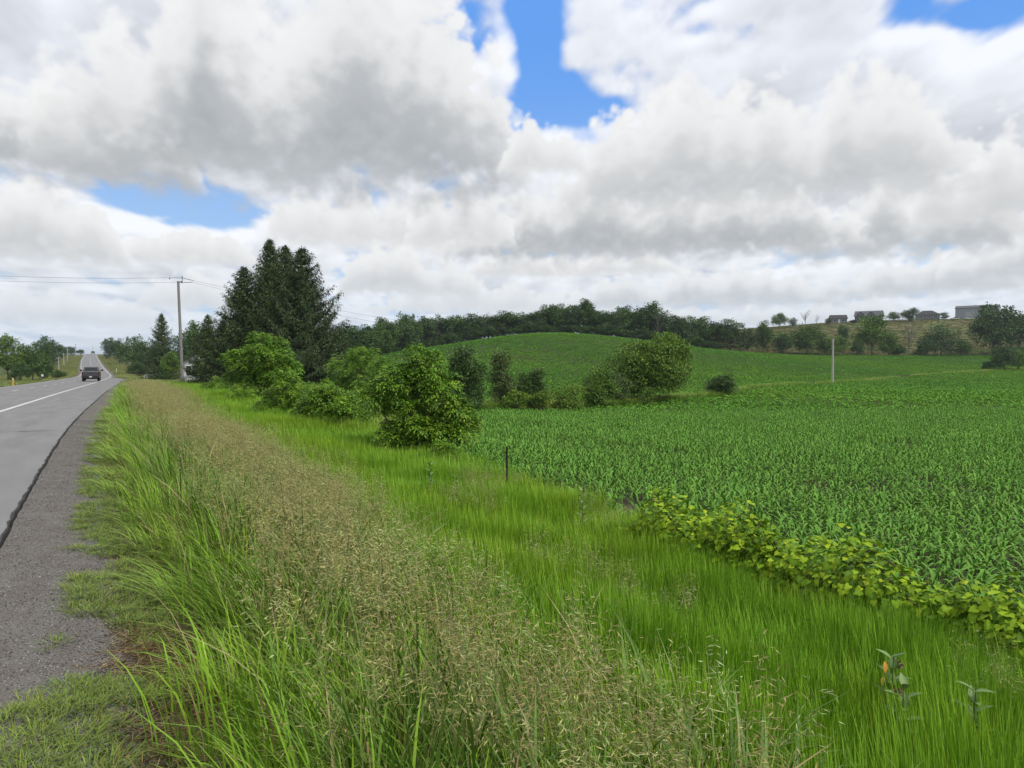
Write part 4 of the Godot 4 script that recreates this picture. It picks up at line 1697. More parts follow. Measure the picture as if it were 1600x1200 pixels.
func build_near_shrubs():
	# [bearing, depth, lobes, shoots, leaflet, tip share, label]
	var right := Vector3(cos(deg_to_rad(YAW)), 0, sin(deg_to_rad(YAW)))
	var list := [
		[655, 17.6, [[-0.6, 1.85, 0.6], [0.1, 2.1, 0.6], [0.62, 1.75, 0.45], [-0.05, 2.72, 0.24], [0.32, 2.66, 0.2], [-1.1, 1.6, 0.36], [-0.3, 1.35, 0.5], [0.95, 1.3, 0.38], [0.6, 0.85, 0.52], [0.0, 0.75, 0.58], [1.15, 0.8, 0.34], [-0.6, 0.6, 0.42], [0.3, 0.4, 0.55]], 1500, 0.095, 0.4, "large bushy box elder with yellow-green shoot tips at the corner of the corn field"],
		[697, 16.4, [[0.0, 0.35, 0.36], [0.15, 0.2, 0.3], [-0.25, 0.25, 0.28]], 260, 0.065, 0.3, "low dark shrub at the foot of the large box elder beside the corn"],
		[512, 22.4, [[-0.35, 0.85, 0.62], [0.35, 0.75, 0.65], [0.85, 0.5, 0.45], [-0.8, 0.5, 0.45], [0.0, 1.25, 0.4], [0.5, 1.1, 0.35]], 760, 0.085, 0.4, "round low shrub with drooping bright leaves between the grass and the spruces"],
		[449, 25.0, [[-0.35, 0.75, 0.55], [0.3, 0.9, 0.6], [0.0, 1.5, 0.42], [0.6, 0.6, 0.5], [-0.7, 0.5, 0.4]], 600, 0.085, 0.4, "upright leafy shrub left of the round low shrub on the fence line"],
		[412, 33.0, [[-0.6, 1.9, 0.95], [0.5, 2.0, 1.0], [0.0, 2.6, 0.8], [0.9, 1.4, 0.8], [-0.9, 1.2, 0.7], [0.1, 1.1, 0.9]], 1150, 0.11, 0.35, "rounded light green small tree standing in front of the tall spruces"],
		[374, 31.0, [[0, 0.45, 0.42], [0.3, 0.4, 0.35], [-0.3, 0.35, 0.35]], 220, 0.07, 0.6, "small yellowish shrub at the edge of the tall grass"],
		[338, 45.0, [[0, 0.5, 0.6], [0.6, 0.4, 0.5], [-0.6, 0.4, 0.5]], 260, 0.08, 0.3, "low spreading shrub under the dark spruces near the pole"],
		[557, 41.0, [[-0.7, 2.2, 1.1], [0.5, 2.5, 1.05], [0.9, 1.5, 0.9], [-0.9, 1.2, 0.9], [0.1, 3.2, 0.6], [0.1, 0.9, 1.0]], 1150, 0.1, 0.3, "light green young tree growing against the right side of the spruces"],
		[600, 30.0, [[-0.5, 1.35, 0.85], [0.6, 1.5, 0.85], [0.1, 2.1, 0.65], [0.0, 0.6, 0.9], [-0.9, 0.8, 0.6]], 1000, 0.095, 0.45, "bright green shrub just behind the large box elder on its left"],
		[535, 27.0, [[0, 0.55, 0.5], [0.5, 0.5, 0.5], [-0.5, 0.4, 0.45]], 320, 0.08, 0.3, "small leafy sapling clump between the round low shrub and the box elder"]]
	for e in list:
		var lobes := []
		for l in e[2]:
			var side: Vector3 = right * l[0]
			var depth: Vector3 = Vector3(right.z, 0, -right.x) * rr(-0.3, 0.3) * l[2]
			lobes.append([side + depth + Vector3.UP * l[1], Vector3(l[2], l[2] * 0.85, l[2])])
		for k in e[2].size():   # tufts that break the outline
			var l = lobes[k]
			for j in 3:
				var d := rand_dir()
				d.y = absf(d.y) * 0.9 + 0.1
				d = d.normalized()
				var small: Vector3 = l[1] * rr(0.22, 0.38)
				lobes.append([l[0] + d * l[1] * rr(0.95, 1.25), small])
		var top := 0.0
		for l in e[2]:
			top = maxf(top, l[1])
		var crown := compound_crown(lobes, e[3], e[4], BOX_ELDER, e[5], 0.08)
		var trunk := stems(lobes.slice(0, e[2].size()), 4, 0.12, 0.035 + 0.012 * top, 0.3, BARK)
		grow("shrub" if top < 2.0 else "young_tree", e[6], "shrub" if top < 2.0 else "tree", on_land(e[0], e[1]), trunk.mesh(MAT.bark), crown.mesh(MAT.leaf))

# Norway spruce: tiers of boughs that sweep out and lift at the tips, hung with dark curtains of twigs
func spruce(h: float, spread: float, tiers: int, hang: float, detail: float, dark: Color, pale: Color) -> Array:
	var tr := Shape.new()
	var cr := Shape.new()
	tr.tube(PackedVector3Array([Vector3(0, -0.3, 0), Vector3(0, h * 0.3, 0), Vector3(0.05, h * 0.7, 0.03), Vector3(0, h, 0)]), PackedFloat32Array([h * 0.018, h * 0.013, h * 0.006, 0.01]), 8, Color(0.09, 0.07, 0.055))
	for t in tiers:
		var u := (t + 0.5) / tiers
		var y := h * (0.04 + 0.95 * u)
		var reach := spread * pow(1.0 - u, 0.82) * (0.85 + 0.3 * rng.randf()) + 0.06
		var boughs := 8 + int(4.0 * (1.0 - u))
		var a0 := rr(0, TAU)
		for b in boughs:
			var a := a0 + TAU * b / boughs + rr(-0.3, 0.3)
			var yb := y + rr(-0.6, 0.6) * h / tiers
			var out := Vector3(cos(a), 0, sin(a))
			var side := Vector3(-out.z, 0, out.x)
			var len := reach * rr(0.66, 1.2)
			var sag := len * rr(0.12, 0.4) * (1.0 - u * 0.9)
			var lift := len * rr(0.1, 0.3) + len * 0.5 * u
			var pts := PackedVector3Array()
			var rad := PackedFloat32Array()
			for j in 5:
				var q := j / 4.0
				pts.append(Vector3(0, yb, 0) + out * len * q + Vector3.UP * (-sag * sin(q * PI * 0.75) * 1.2 + lift * q * q))
				rad.append(lerpf(0.03 + 0.012 * len, 0.004, q))
			tr.tube(pts, rad, 4, Color(0.08, 0.065, 0.05), false)
			var sprays := int((5.0 + len * 7.0) * detail)
			for k in sprays:
				var q := 0.12 + 0.88 * (k + rng.randf()) / sprays
				var f := q * 4.0
				var j := mini(int(f), 3)
				var p := pts[j].lerp(pts[j + 1], f - j)
				var col := vary(dark.lerp(pale, rng.randf() * 0.85), 0.2)
				var s := (1.0 if k % 2 else -1.0)
				var fan := len * 0.3 * (1.1 - q * 0.75) + 0.14
				# twig to the side
				var dir := (side * s * rr(0.5, 1.0) + out * rr(0.4, 0.9) + Vector3.DOWN * rr(0.05, 0.35)).normalized()
				var n := 3 + int(fan * 5.0)
				for m in n:
					var at := p + dir * fan * (m / float(n))
					var d2 := (dir * 0.7 + Vector3.DOWN * rr(0.1, 0.55 + hang) + rand_dir() * 0.4).normalized()
					cr.leaf(at, d2, (Vector3.UP + rand_dir() * 0.6).normalized(), rr(0.14, 0.3), rr(0.05, 0.085), vary(col, 0.15))
				# hanging curtain
				if rng.randf() < 0.45 + hang:
					var drop := rr(0.15, 0.35 + hang * 0.9) * minf(1.0, len * 0.5)
					cr.leaf(p, (Vector3.DOWN + rand_dir() * 0.25).normalized(), (out + rand_dir() * 0.7).normalized(), drop, rr(0.06, 0.12), vary(dark.lerp(pale, rng.randf() * 0.85), 0.2))
			cr.leaf(pts[4] - out * 0.1, (out + Vector3.UP * 0.25).normalized(), Vector3.UP, 0.3, 0.1, vary(dark.lerp(pale, rng.randf()), 0.2))
	# leader
	for k in 10:
		cr.leaf(Vector3(0, h * 0.985 + rr(-0.4, 0.1), 0), (rand_dir() * 0.6 + Vector3.UP).normalized(), rand_dir(), 0.3, 0.07, vary(dark.lerp(pale, rng.randf()), 0.2))
	return [tr.mesh(MAT.bark), cr.mesh(MAT.needle)]

const SPRUCE_DARK := Color(0.04, 0.072, 0.024)
const SPRUCE_PALE := Color(0.085, 0.14, 0.034)

func build_spruces():
	var a := spruce(13.2, 4.0, 46, 0.35, 1.0, SPRUCE_DARK, SPRUCE_PALE)
	var b := spruce(12.0, 4.3, 38, 0.6, 1.0, SPRUCE_DARK, Color(0.06, 0.09, 0.03))
	var c := spruce(9.0, 2.8, 30, 0.3, 0.8, SPRUCE_DARK, SPRUCE_PALE)
	grow("spruce_tree", "tallest dark spruce beside the house, its spire topping the group", "tree", on_land(424, 63.0), a[0], a[1], 0.3)
	grow("spruce_tree", "dark spruce with long drooping boughs reaching to the right", "tree", on_land(474, 60.0), b[0], b[1], 1.1, Vector3(1.15, 1.0, 1.15))
	grow("spruce_tree", "shorter spruce merging into the left of the tall group", "tree", on_land(383, 65.0), a[0], a[1], 2.2, Vector3(1.05, 0.84, 1.05))
	grow("spruce_tree", "middle spruce filling the gap behind the two tall ones", "tree", on_land(448, 67.0), a[0], a[1], 4.0, Vector3(1.15, 1.0, 1.15))
	grow("spruce_tree", "small dark spruce right of the pole, shading the white house", "tree", on_land(326, 70.0), c[0], c[1], 0.0, Vector3(0.95, 0.8, 0.95))
	grow("spruce_tree", "small dark spruce between the pole and the tall spruces", "tree", on_land(350, 72.0), c[0], c[1], 1.7, Vector3(0.95, 0.74, 0.95))
	grow("spruce_tree", "lone pointed spruce left of the utility pole behind the drive", "tree", on_land(254, 112.0), c[0], c[1], 2.9, Vector3(1.1, 1.2, 1.1))

# ---------------------------------------------------------------- trees farther off
const ORDINAL := ["first", "second", "third", "fourth", "fifth", "sixth", "seventh", "eighth", "ninth", "tenth", "eleventh", "twelfth", "thirteenth", "fourteenth", "fifteenth", "sixteenth", "seventeenth", "eighteenth", "nineteenth", "twentieth", "twenty-first", "twenty-second", "twenty-third", "twenty-fourth", "twenty-fifth", "twenty-sixth", "twenty-seventh", "twenty-eighth"]

func height_to(bearing: float, depth: float, row: float) -> float:   # height above the land of something whose top shows at that row of the photograph
	return EYE.y + (560.0 - row) * depth / 1081.0 - on_land(bearing, depth).y

func width_of(bearing: float, depth: float, pixels: float) -> float:
	return pixels * depth / 1081.0 * cos(atan((bearing - 800.0) / 1081.0))

func build_mid_hedge():
	var dark := [Color(0.072, 0.138, 0.034), Color(0.090, 0.162, 0.040), Color(0.078, 0.144, 0.043)]
	var mid := [Color(0.106, 0.202, 0.029), Color(0.134, 0.235, 0.031), Color(0.090, 0.174, 0.029)]
	var bright := [Color(0.11, 0.205, 0.022), Color(0.14, 0.245, 0.025), Color(0.095, 0.18, 0.022), Color(0.19, 0.29, 0.03)]
	var grey_green := [Color(0.12, 0.18, 0.055), Color(0.15, 0.21, 0.065), Color(0.10, 0.155, 0.05)]
	# bearing, depth, top row, width in pixels, palette, lobes, low, clumps, leaf, label
	var list := [
		[728, 42.0, 541, 62, dark, 12, 0.0, 760, 0.14, "dark rounded tree just right of the large box elder"],
		[783, 45.0, 539, 38, grey_green, 10, 0.1, 430, 0.13, "slender greyish-green tree with a feathery top in the field hedge"],
		[818, 46.0, 580, 30, dark, 6, 0.0, 220, 0.13, "small dark sapling left of its twin in the field hedge"],
		[838, 46.5, 573, 28, dark, 6, 0.0, 230, 0.13, "small dark sapling right of its twin in the field hedge"],
		[806, 44.0, 606, 44, bright, 5, 0.0, 130, 0.12, "low bright bush below the slender greyish-green tree"],
		[846, 45.0, 610, 34, bright, 5, 0.0, 150, 0.11, "low vine-covered mound left of the larger mound"],
		[888, 47.0, 599, 68, bright, 6, 0.0, 300, 0.12, "larger vine-covered mound in the middle of the field hedge"],
		[932, 50.0, 571, 66, mid, 11, 0.0, 700, 0.14, "round green bush left of the big broad tree"],
		[968, 53.0, 578, 40, grey_green, 5, 0.0, 180, 0.12, "scrubby pale bush tucked under the big broad tree"],
		[1020, 57.0, 524, 132, mid + bright, 22, 0.02, 3000, 0.17, "big broad round-crowned tree alone in the field hedge"],
		[1012, 52.0, 604, 30, mid, 4, 0.0, 110, 0.11, "little round bush in front of the big broad tree"],
		[1127, 67.0, 586, 52, dark, 9, 0.15, 520, 0.14, "isolated small dark tree right of the big broad tree"]]
	for e in list:
		var h := height_to(e[0], e[1], e[2])
		var w := width_of(e[0], e[1], e[3])
		var lobes := random_lobes(e[5], h, w, e[6] * h * 0.5, 0.9)
		var bush: bool = h < 1.9
		var crown := clump_crown(lobes, e[7], 13, e[8], 0.24 if bush else 0.34, e[4])
		var trunk := stems(lobes, 3 if bush else 2, 0.08, 0.03 + 0.018 * h, h * 0.16, BARK)
		grow("bush" if bush else "hedge_tree", e[9], "bush" if bush else "tree", on_land(e[0], e[1]), trunk.mesh(MAT.bark), crown.mesh(MAT.leaf))

func bare_tree(h: float, spread: float, col: Color) -> Shape:
	var sh := Shape.new()
	limb(sh, Vector3(0, -0.2, 0), Vector3(0.1, h * 0.55, 0), h * 0.016, h * 0.009, 0.02, col, 6)
	for k in 11:
		var t := rr(0.3, 1.0)
		var from := Vector3(0.1 * t, h * 0.55 * t, 0)
		var a := k * 2.4
		var d := Vector3(cos(a) * spread, rr(0.55, 1.1) * h * 0.5, sin(a) * spread)
		var to := from + d * rr(0.6, 1.0)
		to.y = minf(to.y, h)
		limb(sh, from, to, h * 0.007, h * 0.0025, 0.06, col, 5)
		for j in 6:
			var f2 := from.lerp(to, rr(0.35, 0.95))
			limb(sh, f2, f2 + (rand_dir() * 0.8 + Vector3.UP * 0.8) * h * rr(0.06, 0.15), h * 0.003, h * 0.0012, 0.08, col, 4)
	return sh

func build_far_trees():
	var forest := [Color(0.055, 0.111, 0.031), Color(0.072, 0.137, 0.036), Color(0.062, 0.120, 0.039)]
	var leafy := [Color(0.077, 0.152, 0.033), Color(0.094, 0.177, 0.037), Color(0.065, 0.130, 0.033)]
	var light := [Color(0.115, 0.207, 0.034), Color(0.138, 0.241, 0.039), Color(0.098, 0.178, 0.034)]
	var ash := [Color(0.084, 0.144, 0.050), Color(0.098, 0.162, 0.060), Color(0.072, 0.126, 0.046)]
	# ten kinds of tree, ten metres high, each reused at other sizes and turns
	var kinds := []
	for k in [[forest, 9.0, 0.3, 13, 400, 0.42, 0.3], [leafy, 7.0, 0.3, 12, 380, 0.4, 0.3], [leafy, 3.6, 0.2, 8, 240, 0.36, 0.35], [light, 8.5, 0.3, 13, 400, 0.4, 0.35], [ash, 6.5, 0.4, 11, 270, 0.4, 0.35],
			[forest, 6.0, 0.3, 10, 300, 0.4, 0.3], [leafy, 11.0, 0.2, 12, 420, 0.46, 0.3], [ash, 9.0, 0.4, 11, 280, 0.42, 0.35], [forest, 12.0, 0.0, 13, 480, 0.48, 0.3], [light, 12.0, 0.0, 13, 460, 0.48, 0.3]]:
		var lobes := random_lobes(k[3], 10.0, k[1], k[2], 0.95)
		kinds.append([stems(lobes, 2 if k[2] < 0.3 else 1, 0.2, 0.2, 2.2, Color(0.12, 0.11, 0.1)).mesh(MAT.bark), clump_crown(lobes, int(k[4] * 1.25), 13, k[5], 0.75, k[0], 0.0, k[6]).mesh(MAT.far_leaf), k[1]])
	var place := func(called: String, label: String, b: float, d: float, row: float, px: float, kind: int, group := "") -> void:
		var h := maxf(0.8, height_to(b, d, row))
		var w := width_of(b, d, px)
		var kk = kinds[kind]
		grow(called, label, "bush" if called.contains("bush") else "tree", on_land(b, d, 0.05), kk[0], kk[1], rr(0, TAU), Vector3(w / kk[2], h / 10.0, w / kk[2]), group)
	# --- the wood along the hilltop, from left to right
	var tops := [[545, 508], [573, 503], [603, 495], [636, 488], [662, 490], [688, 494], [714, 492], [739, 490], [764, 489], [790, 486], [815, 485], [836, 487], [853, 477], [873, 473], [895, 476], [917, 463], [938, 486], [956, 482], [975, 476], [992, 481], [1012, 471], [1034, 488], [1053, 492], [1075, 490], [1095, 494], [1113, 499]]
	var pick := [0, 5, 1, 6, 5, 4, 1, 0, 5, 1, 7, 4, 1, 6, 0, 2, 1, 7, 6, 5, 1, 4, 0, 7, 1, 5]
	for k in tops.size():
		var b: float = tops[k][0]
		var d := table_at(FIELD_TOP, b) + 5.0 + rr(0, 3)
		place.call("hilltop_tree", "%s tree from the left along the front of the hilltop wood" % ORDINAL[k], b, d, tops[k][1], 44.0 + rr(-4, 10) if pick[k] != 2 else 28.0, pick[k], "trees along the front of the hilltop wood")
	for k in 20:
		var b := 552.0 + k * 28.5 + rr(-6, 6)
		place.call("wood_tree", "tree filling in behind the front row of the hilltop wood", b, table_at(FIELD_TOP, b) + 17.0 + rr(0, 8), table_at(tops, b) + 5.0, 40.0, [0, 5, 6, 1][k % 4], "trees deeper in the hilltop wood")
	for k in 30:
		var b := 590.0 + k * 18.0 + rr(-5, 5)
		var d := table_at(FIELD_TOP, b) + 2.0
		var p := on_land(b, d)
		var base_row := 560.0 - (p.y - EYE.y) * 1081.0 / d
		place.call("edge_bush", "low dark bush at the field edge under the hilltop wood", b, d, base_row - rr(12, 22), 42.0, 8 if k % 3 else 6, "bushes at the foot of the hilltop wood")
	for e in [[681, 189.0, 492, "bare grey snag at the left of the hilltop wood"], [757, 193.0, 486, "bare grey snag standing among the middle trees of the hilltop wood"], [1027, 200.0, 478, "thin bare snag right of the tall round hilltop tree"]]:
		var h := height_to(e[0], e[1], e[2])
		var o := thing("dead_tree", e[3], "tree", on_land(e[0], e[1]))
		part("trunk", bare_tree(h, h * 0.16, Color(0.2, 0.19, 0.18)).mesh(MAT.bark), o)
	# --- hedge below the pasture, from left to right, and trees on the ridge behind it
	var list := [
		["hedge_tree", 1140, 203, 498, 52, 0, "rounded dark tree where the hilltop wood meets the pasture hedge"],
		["hedge_tree", 1168, 204, 508, 40, 7, "thin greyish tree beside the rounded dark tree of the pasture hedge"],
		["hedge_tree", 1193, 204, 500, 30, 1, "tall narrow dark tree in the pasture hedge"],
		["hedge_bush", 1222, 203, 521, 36, 8, "dark bush right of the tall narrow hedge tree"],
		["hedge_tree", 1262, 204, 506, 62, 6, "broad dark tree in front of the bare grey ridge tree"],
		["hedge_bush", 1302, 204, 526, 56, 9, "lighter green bush behind the lone field pole"],
		["pasture_tree", 1316, 268, 507, 22, 1, "small round tree alone on the pasture slope"],
		["hedge_bush", 1340, 206, 531, 24, 8, "small upright dark bush right of the lone field pole"],
		["hedge_tree", 1362, 212, 491, 58, 3, "tall light green tree below the dark gabled house"],
		["hedge_tree", 1388, 210, 519, 34, 9, "short bright tree at the foot of the tall light green tree"],
		["hedge_bush", 1402, 212, 538, 30, 8, "low dark bush between the bright tree and the bare tree"],
		["hedge_bush", 1445, 216, 530, 44, 8, "dark bush right of the bare hedge tree"],
		["hedge_tree", 1470, 219, 503, 62, 7, "spreading green tree below the grey hip-roofed house"],
		["hedge_bush", 1500, 221, 528, 44, 6, "bush with bare stems left of the massive dark tree"],
		["hedge_tree", 1552, 224, 474, 88, 0, "massive dark tree in front of the long metal shed"],
		["hedge_tree", 1592, 228, 481, 44, 5, "dark pointed tree at the right end of the pasture hedge"],
		["hedge_bush", 1594, 205, 541, 34, 6, "bush under the dark pointed tree"],
		["field_bush", 1567, 164, 541, 50, 8, "broad dark bush where the uncut strip meets the hedge"],
		["field_bush", 1592, 167, 546, 40, 9, "lighter bush beside the broad dark bush on the uncut strip"],
		["field_bush", 1541, 165, 564, 22, 8, "tiny bush at the left of the broad dark bush"],
		["ridge_tree", 1217, 372, 489, 28, 3, "light green round tree on the ridge skyline"],
		["ridge_tree", 1238, 374, 495, 16, 7, "small tree right of the light green ridge tree"],
		["ridge_tree", 1394, 372, 487, 22, 3, "round tree on the ridge right of the dark gabled house"],
		["ridge_tree", 1421, 368, 481, 30, 1, "dome-shaped tree between the two ridge houses"],
		["ridge_tree", 1473, 382, 488, 18, 4, "bluish small tree left of the long metal shed"],
		["ridge_tree", 1293, 374, 497, 12, 0, "small dark tree beside the little ridge house"],
		["ridge_tree", 1332, 374, 499, 12, 5, "small dark tree left of the dark gabled house"],
		# --- along the road
		["roadside_tree", 12, 118, 522, 62, 3, "broad green tree at the left edge beside the road"],
		["roadside_tree", 50, 122, 534, 54, 6, "rounded green tree right of the broad roadside tree"],
		["roadside_bush", 66, 126, 556, 40, 8, "dark bush at the foot of the roadside trees"],
		["roadside_bush", 30, 112, 566, 44, 8, "dark low bush in front of the broad roadside tree"],
		["roadside_bush", 92, 150, 577, 26, 6, "low bush on the left verge before the dip"],
		["roadside_tree", 70, 165, 524, 36, 0, "dark tall tree behind the rounded roadside tree"],
		["roadside_tree", 82, 228, 528, 30, 5, "dark tree following the tall one along the left verge"],
		["roadside_tree", 98, 335, 538, 22, 1, "hazy tree farther down the left side of the road"],
		["roadside_tree", 112, 440, 541, 18, 0, "smaller hazy tree left of the rising road"],
		["roadside_tree", 126, 480, 545, 14, 5, "last small tree left of the road crest"],
		["roadside_tree", 172, 330, 527, 26, 0, "far round tree right of the rising road"],
		["roadside_tree", 187, 270, 526, 30, 5, "dark tree next to the far round tree right of the road"],
		["roadside_tree", 209, 185, 523, 50, 6, "wide green tree right of the road beyond the drive"],
		["roadside_tree", 231, 160, 532, 40, 0, "dark tree between the wide tree and the pointed spruce"],
		["roadside_bush", 216, 150, 566, 40, 8, "dark undergrowth bush below the wide roadside tree"],
		["yard_tree", 268, 96, 548, 34, 3, "light green bush-like tree left of the utility pole"],
		["yard_tree", 312, 130, 500, 50, 1, "leafy tree behind the white house"],
		["yard_tree", 290, 150, 517, 46, 0, "dark tree behind the utility pole"],
		["wood_tree", 520, 120, 512, 60, 0, "dark tree seen just right of the drooping spruce"],
		["wood_tree", 560, 130, 508, 60, 5, "dark tree behind the light green young tree"],
		["wood_tree", 590, 150, 506, 50, 6, "dark tree left of the hill field corner"],
		["wood_tree", 630, 165, 506, 50, 0, "dark tree at the left corner of the hill field"]]
	for e in list:
		place.call(e[0], e[6], e[1], e[2], e[3], e[4], e[5])
	for e in [[1257, 372.0, 480, 0.28, "bare grey tree standing on the ridge skyline"], [1275, 373.0, 490, 0.25, "smaller bare tree beside the bare grey ridge tree"], [1420, 213.0, 489, 0.24, "bare greyish tree in the pasture hedge below the ridge houses"]]:
		var h := height_to(e[0], e[1], e[2])
		var o := thing("dead_tree", e[4], "tree", on_land(e[0], e[1]))
		part("trunk", bare_tree(h, h * e[3], Color(0.19, 0.175, 0.16)).mesh(MAT.bark), o)

# ---------------------------------------------------------------- buildings
func facing(at: Vector3, extra := 0.0) -> float:
	return atan2(EYE.x - at.x, EYE.z - at.z) + extra

func box_mesh(lo: Vector3, hi: Vector3, m: Material) -> Mesh:
	var sh := Shape.new()
	sh.box(lo, hi, Color.WHITE)
	return sh.mesh(m)

func window(parent: Node3D, at: Vector3, w: float, h: float, frame: Material, glass: Material) -> void:
	var o := part("window", box_mesh(Vector3(-w / 2, -h / 2, 0), Vector3(w / 2, h / 2, 0.03), glass), parent, at)
	var f := Shape.new()
	f.box(Vector3(-w / 2 - 0.08, -h / 2 - 0.08, 0), Vector3(-w / 2, h / 2 + 0.08, 0.07), Color.WHITE)
	f.box(Vector3(w / 2, -h / 2 - 0.08, 0), Vector3(w / 2 + 0.08, h / 2 + 0.08, 0.07), Color.WHITE)
	f.box(Vector3(-w / 2, h / 2, 0), Vector3(w / 2, h / 2 + 0.08, 0.07), Color.WHITE)
	f.box(Vector3(-w / 2, -h / 2 - 0.08, 0), Vector3(w / 2, -h / 2, 0.09), Color.WHITE)
	f.box(Vector3(-0.025, -h / 2, 0.03), Vector3(0.025, h / 2, 0.055), Color.WHITE)
	part("frame", f.mesh(frame), o)

# roof of two slopes, ridge along x
func gable_roof(w: float, d: float, y: float, rise: float, eave: float, thick: float, m: Material) -> Mesh:
	var sh := Shape.new()
	for s in [-1.0, 1.0]:
		var p: Array[Vector3] = []
		var e := Vector3(0, y - rise * eave / (d / 2), s * (d / 2 + eave))
		var r := Vector3(0, y + rise, 0)
		for k in 8:
			var b := r if k & 1 else e
			p.append(Vector3((w / 2 + eave) * (1 if k & 4 else -1), b.y + (thick if k & 2 else 0.0), b.z))
		sh.hexa(p, Color.WHITE)
	return sh.mesh(m)

func gable_wall(w: float, d: float, y: float, rise: float, m: Material) -> Mesh:   # gables at the x ends
	var sh := Shape.new()
	sh.prism(PackedVector2Array([Vector2(-d / 2, -0.5), Vector2(d / 2, -0.5), Vector2(d / 2, y), Vector2(0, y + rise - 0.02), Vector2(-d / 2, y)]), -w / 2, w / 2, Color.WHITE, true)
	return sh.mesh(m)

func build_buildings():
	var white := plain_mat("white_siding", Color(0.62, 0.64, 0.66), 0.7)
	var trim := plain_mat("white_trim", Color(0.7, 0.7, 0.7), 0.6)
	var shingle := plain_mat("dark_shingle", Color(0.035, 0.037, 0.042), 0.9)
	var slate := plain_mat("grey_shingle", Color(0.09, 0.095, 0.105), 0.9)
	var glass := plain_mat("window_glass", Color(0.02, 0.025, 0.03), 0.08)
	var darkwall := plain_mat("dark_siding", Color(0.07, 0.072, 0.08), 0.8)
	var greywall := plain_mat("grey_siding", Color(0.16, 0.17, 0.18), 0.8)
	var metal := plain_mat("metal_sheet", Color(0.27, 0.29, 0.32), 0.5)
	var metal2 := plain_mat("door_sheet", Color(0.36, 0.37, 0.4), 0.5)
	# white house by the spruces
	var at := on_land(324, 90)
	var o := thing("white_house", "small white house with a dark gable roof, half hidden by the pole and spruces", "house", at, facing(at, PI / 2 - 0.12))
	part("wall", gable_wall(9.0, 4.4, 2.6, 1.5, white), o)
	var roof := part("roof", gable_roof(9.0, 4.4, 2.6, 1.5, 0.4, 0.16, shingle), o)
	part("chimney", box_mesh(Vector3(-1.2, 3.9, 0.5), Vector3(-0.6, 5.2, 1.1), plain_mat("brick_chimney", Color(0.2, 0.1, 0.07), 0.9)), roof)
	window_on_end(o, -4.5, 1.5, 1.0, 1.3, 1.2, trim, glass)
	window_on_end(o, -4.5, 1.5, -1.2, 1.3, 1.2, trim, glass)
	# little house on the ridge
	at = on_land(1308, 385)
	o = thing("ridge_house", "little grey house with a dark roof at the left of the ridge houses", "house", at, facing(at, 0.2))
	part("wall", gable_wall(8.0, 6.0, 2.4, 1.9, greywall), o)
	part("roof", gable_roof(8.0, 6.0, 2.4, 1.9, 0.4, 0.18, shingle), o)
	window(o, Vector3(-2.0, 1.3, 3.0), 1.4, 1.2, trim, glass)
	window(o, Vector3(2.0, 1.3, 3.0), 1.4, 1.2, trim, glass)
	part("door", box_mesh(Vector3(-0.45, 0, 3.0), Vector3(0.45, 2.0, 3.05), trim), o)
	# dark house with front gables
	at = on_land(1356, 385)
	o = thing("ridge_house", "dark two-gabled farmhouse with white-framed windows on the ridge", "house", at, facing(at, -0.15))
	part("wall", gable_wall(13.0, 7.5, 3.0, 2.7, darkwall), o)
	roof = part("roof", gable_roof(13.0, 7.5, 3.0, 2.7, 0.5, 0.2, slate), o)
	for x in [-3.6, 1.6]:
		var dm := Shape.new()
		dm.prism(PackedVector2Array([Vector2(x - 1.5, 2.6), Vector2(x + 1.5, 2.6), Vector2(x + 1.5, 3.9), Vector2(x, 5.1), Vector2(x - 1.5, 3.9)]), 0.6, 3.9, Color.WHITE)
		var dn := part("dormer", dm.mesh(darkwall), o)
		var dr := Shape.new()
		for s in [-1.0, 1.0]:
			var p: Array[Vector3] = []
			for k in 8:
				var b := Vector2(x, 5.1) if k & 1 else Vector2(x + s * 1.8, 3.66)
				p.append(Vector3(b.x, b.y + (0.14 if k & 2 else 0.01), 4.2 if k & 4 else 0.4))
			dr.hexa(p, Color.WHITE)
		part("dormer_roof", dr.mesh(shingle), dn)
		window(o, Vector3(x, 3.55, 3.91), 1.2, 1.1, trim, glass)
	for x in [-4.6, -1.2, 4.4]:
		window(o, Vector3(x, 1.4, 3.76), 1.5, 1.4, trim, glass)
	part("door", box_mesh(Vector3(1.1, 0, 3.76), Vector3(2.1, 2.1, 3.82), trim), o)
	part("porch_roof", box_mesh(Vector3(-2.4, 2.45, 3.76), Vector3(4.0, 2.65, 5.4), slate), o)
	for x in [-2.2, 0.9, 3.8]:
		part("porch_post", box_mesh(Vector3(x - 0.09, -0.4, 5.1), Vector3(x + 0.09, 2.45, 5.28), trim), o)
	# hip-roofed house
	at = on_land(1447, 388)
	o = thing("ridge_house", "low grey house with a hipped roof left of the long metal shed", "house", at, facing(at, 0.1))
	part("wall", box_mesh(Vector3(-5.5, -0.6, -4), Vector3(5.5, 2.5, 4), greywall), o)
	var hip := Shape.new()
	var e0 := [Vector3(-6.1, 2.5, 4.6), Vector3(6.1, 2.5, 4.6), Vector3(6.1, 2.5, -4.6), Vector3(-6.1, 2.5, -4.6)]
	var r0 := Vector3(-2.2, 5.0, 0)
	var r1 := Vector3(2.2, 5.0, 0)
	hip.quad(e0[0], r0, r1, e0[1], Color.WHITE)
	hip.quad(e0[2], r1, r0, e0[3], Color.WHITE)
	hip.tri(e0[1], r1, e0[2], Color.WHITE)
	hip.tri(e0[3], r0, e0[0], Color.WHITE)
	hip.quad(e0[0], e0[1], e0[2], e0[3], Color.WHITE)
	part("roof", hip.mesh(shingle), o)
	for x in [-3.6, 0.2, 3.6]:
		window(o, Vector3(x, 1.3, 4.0), 1.6, 1.2, trim, glass)
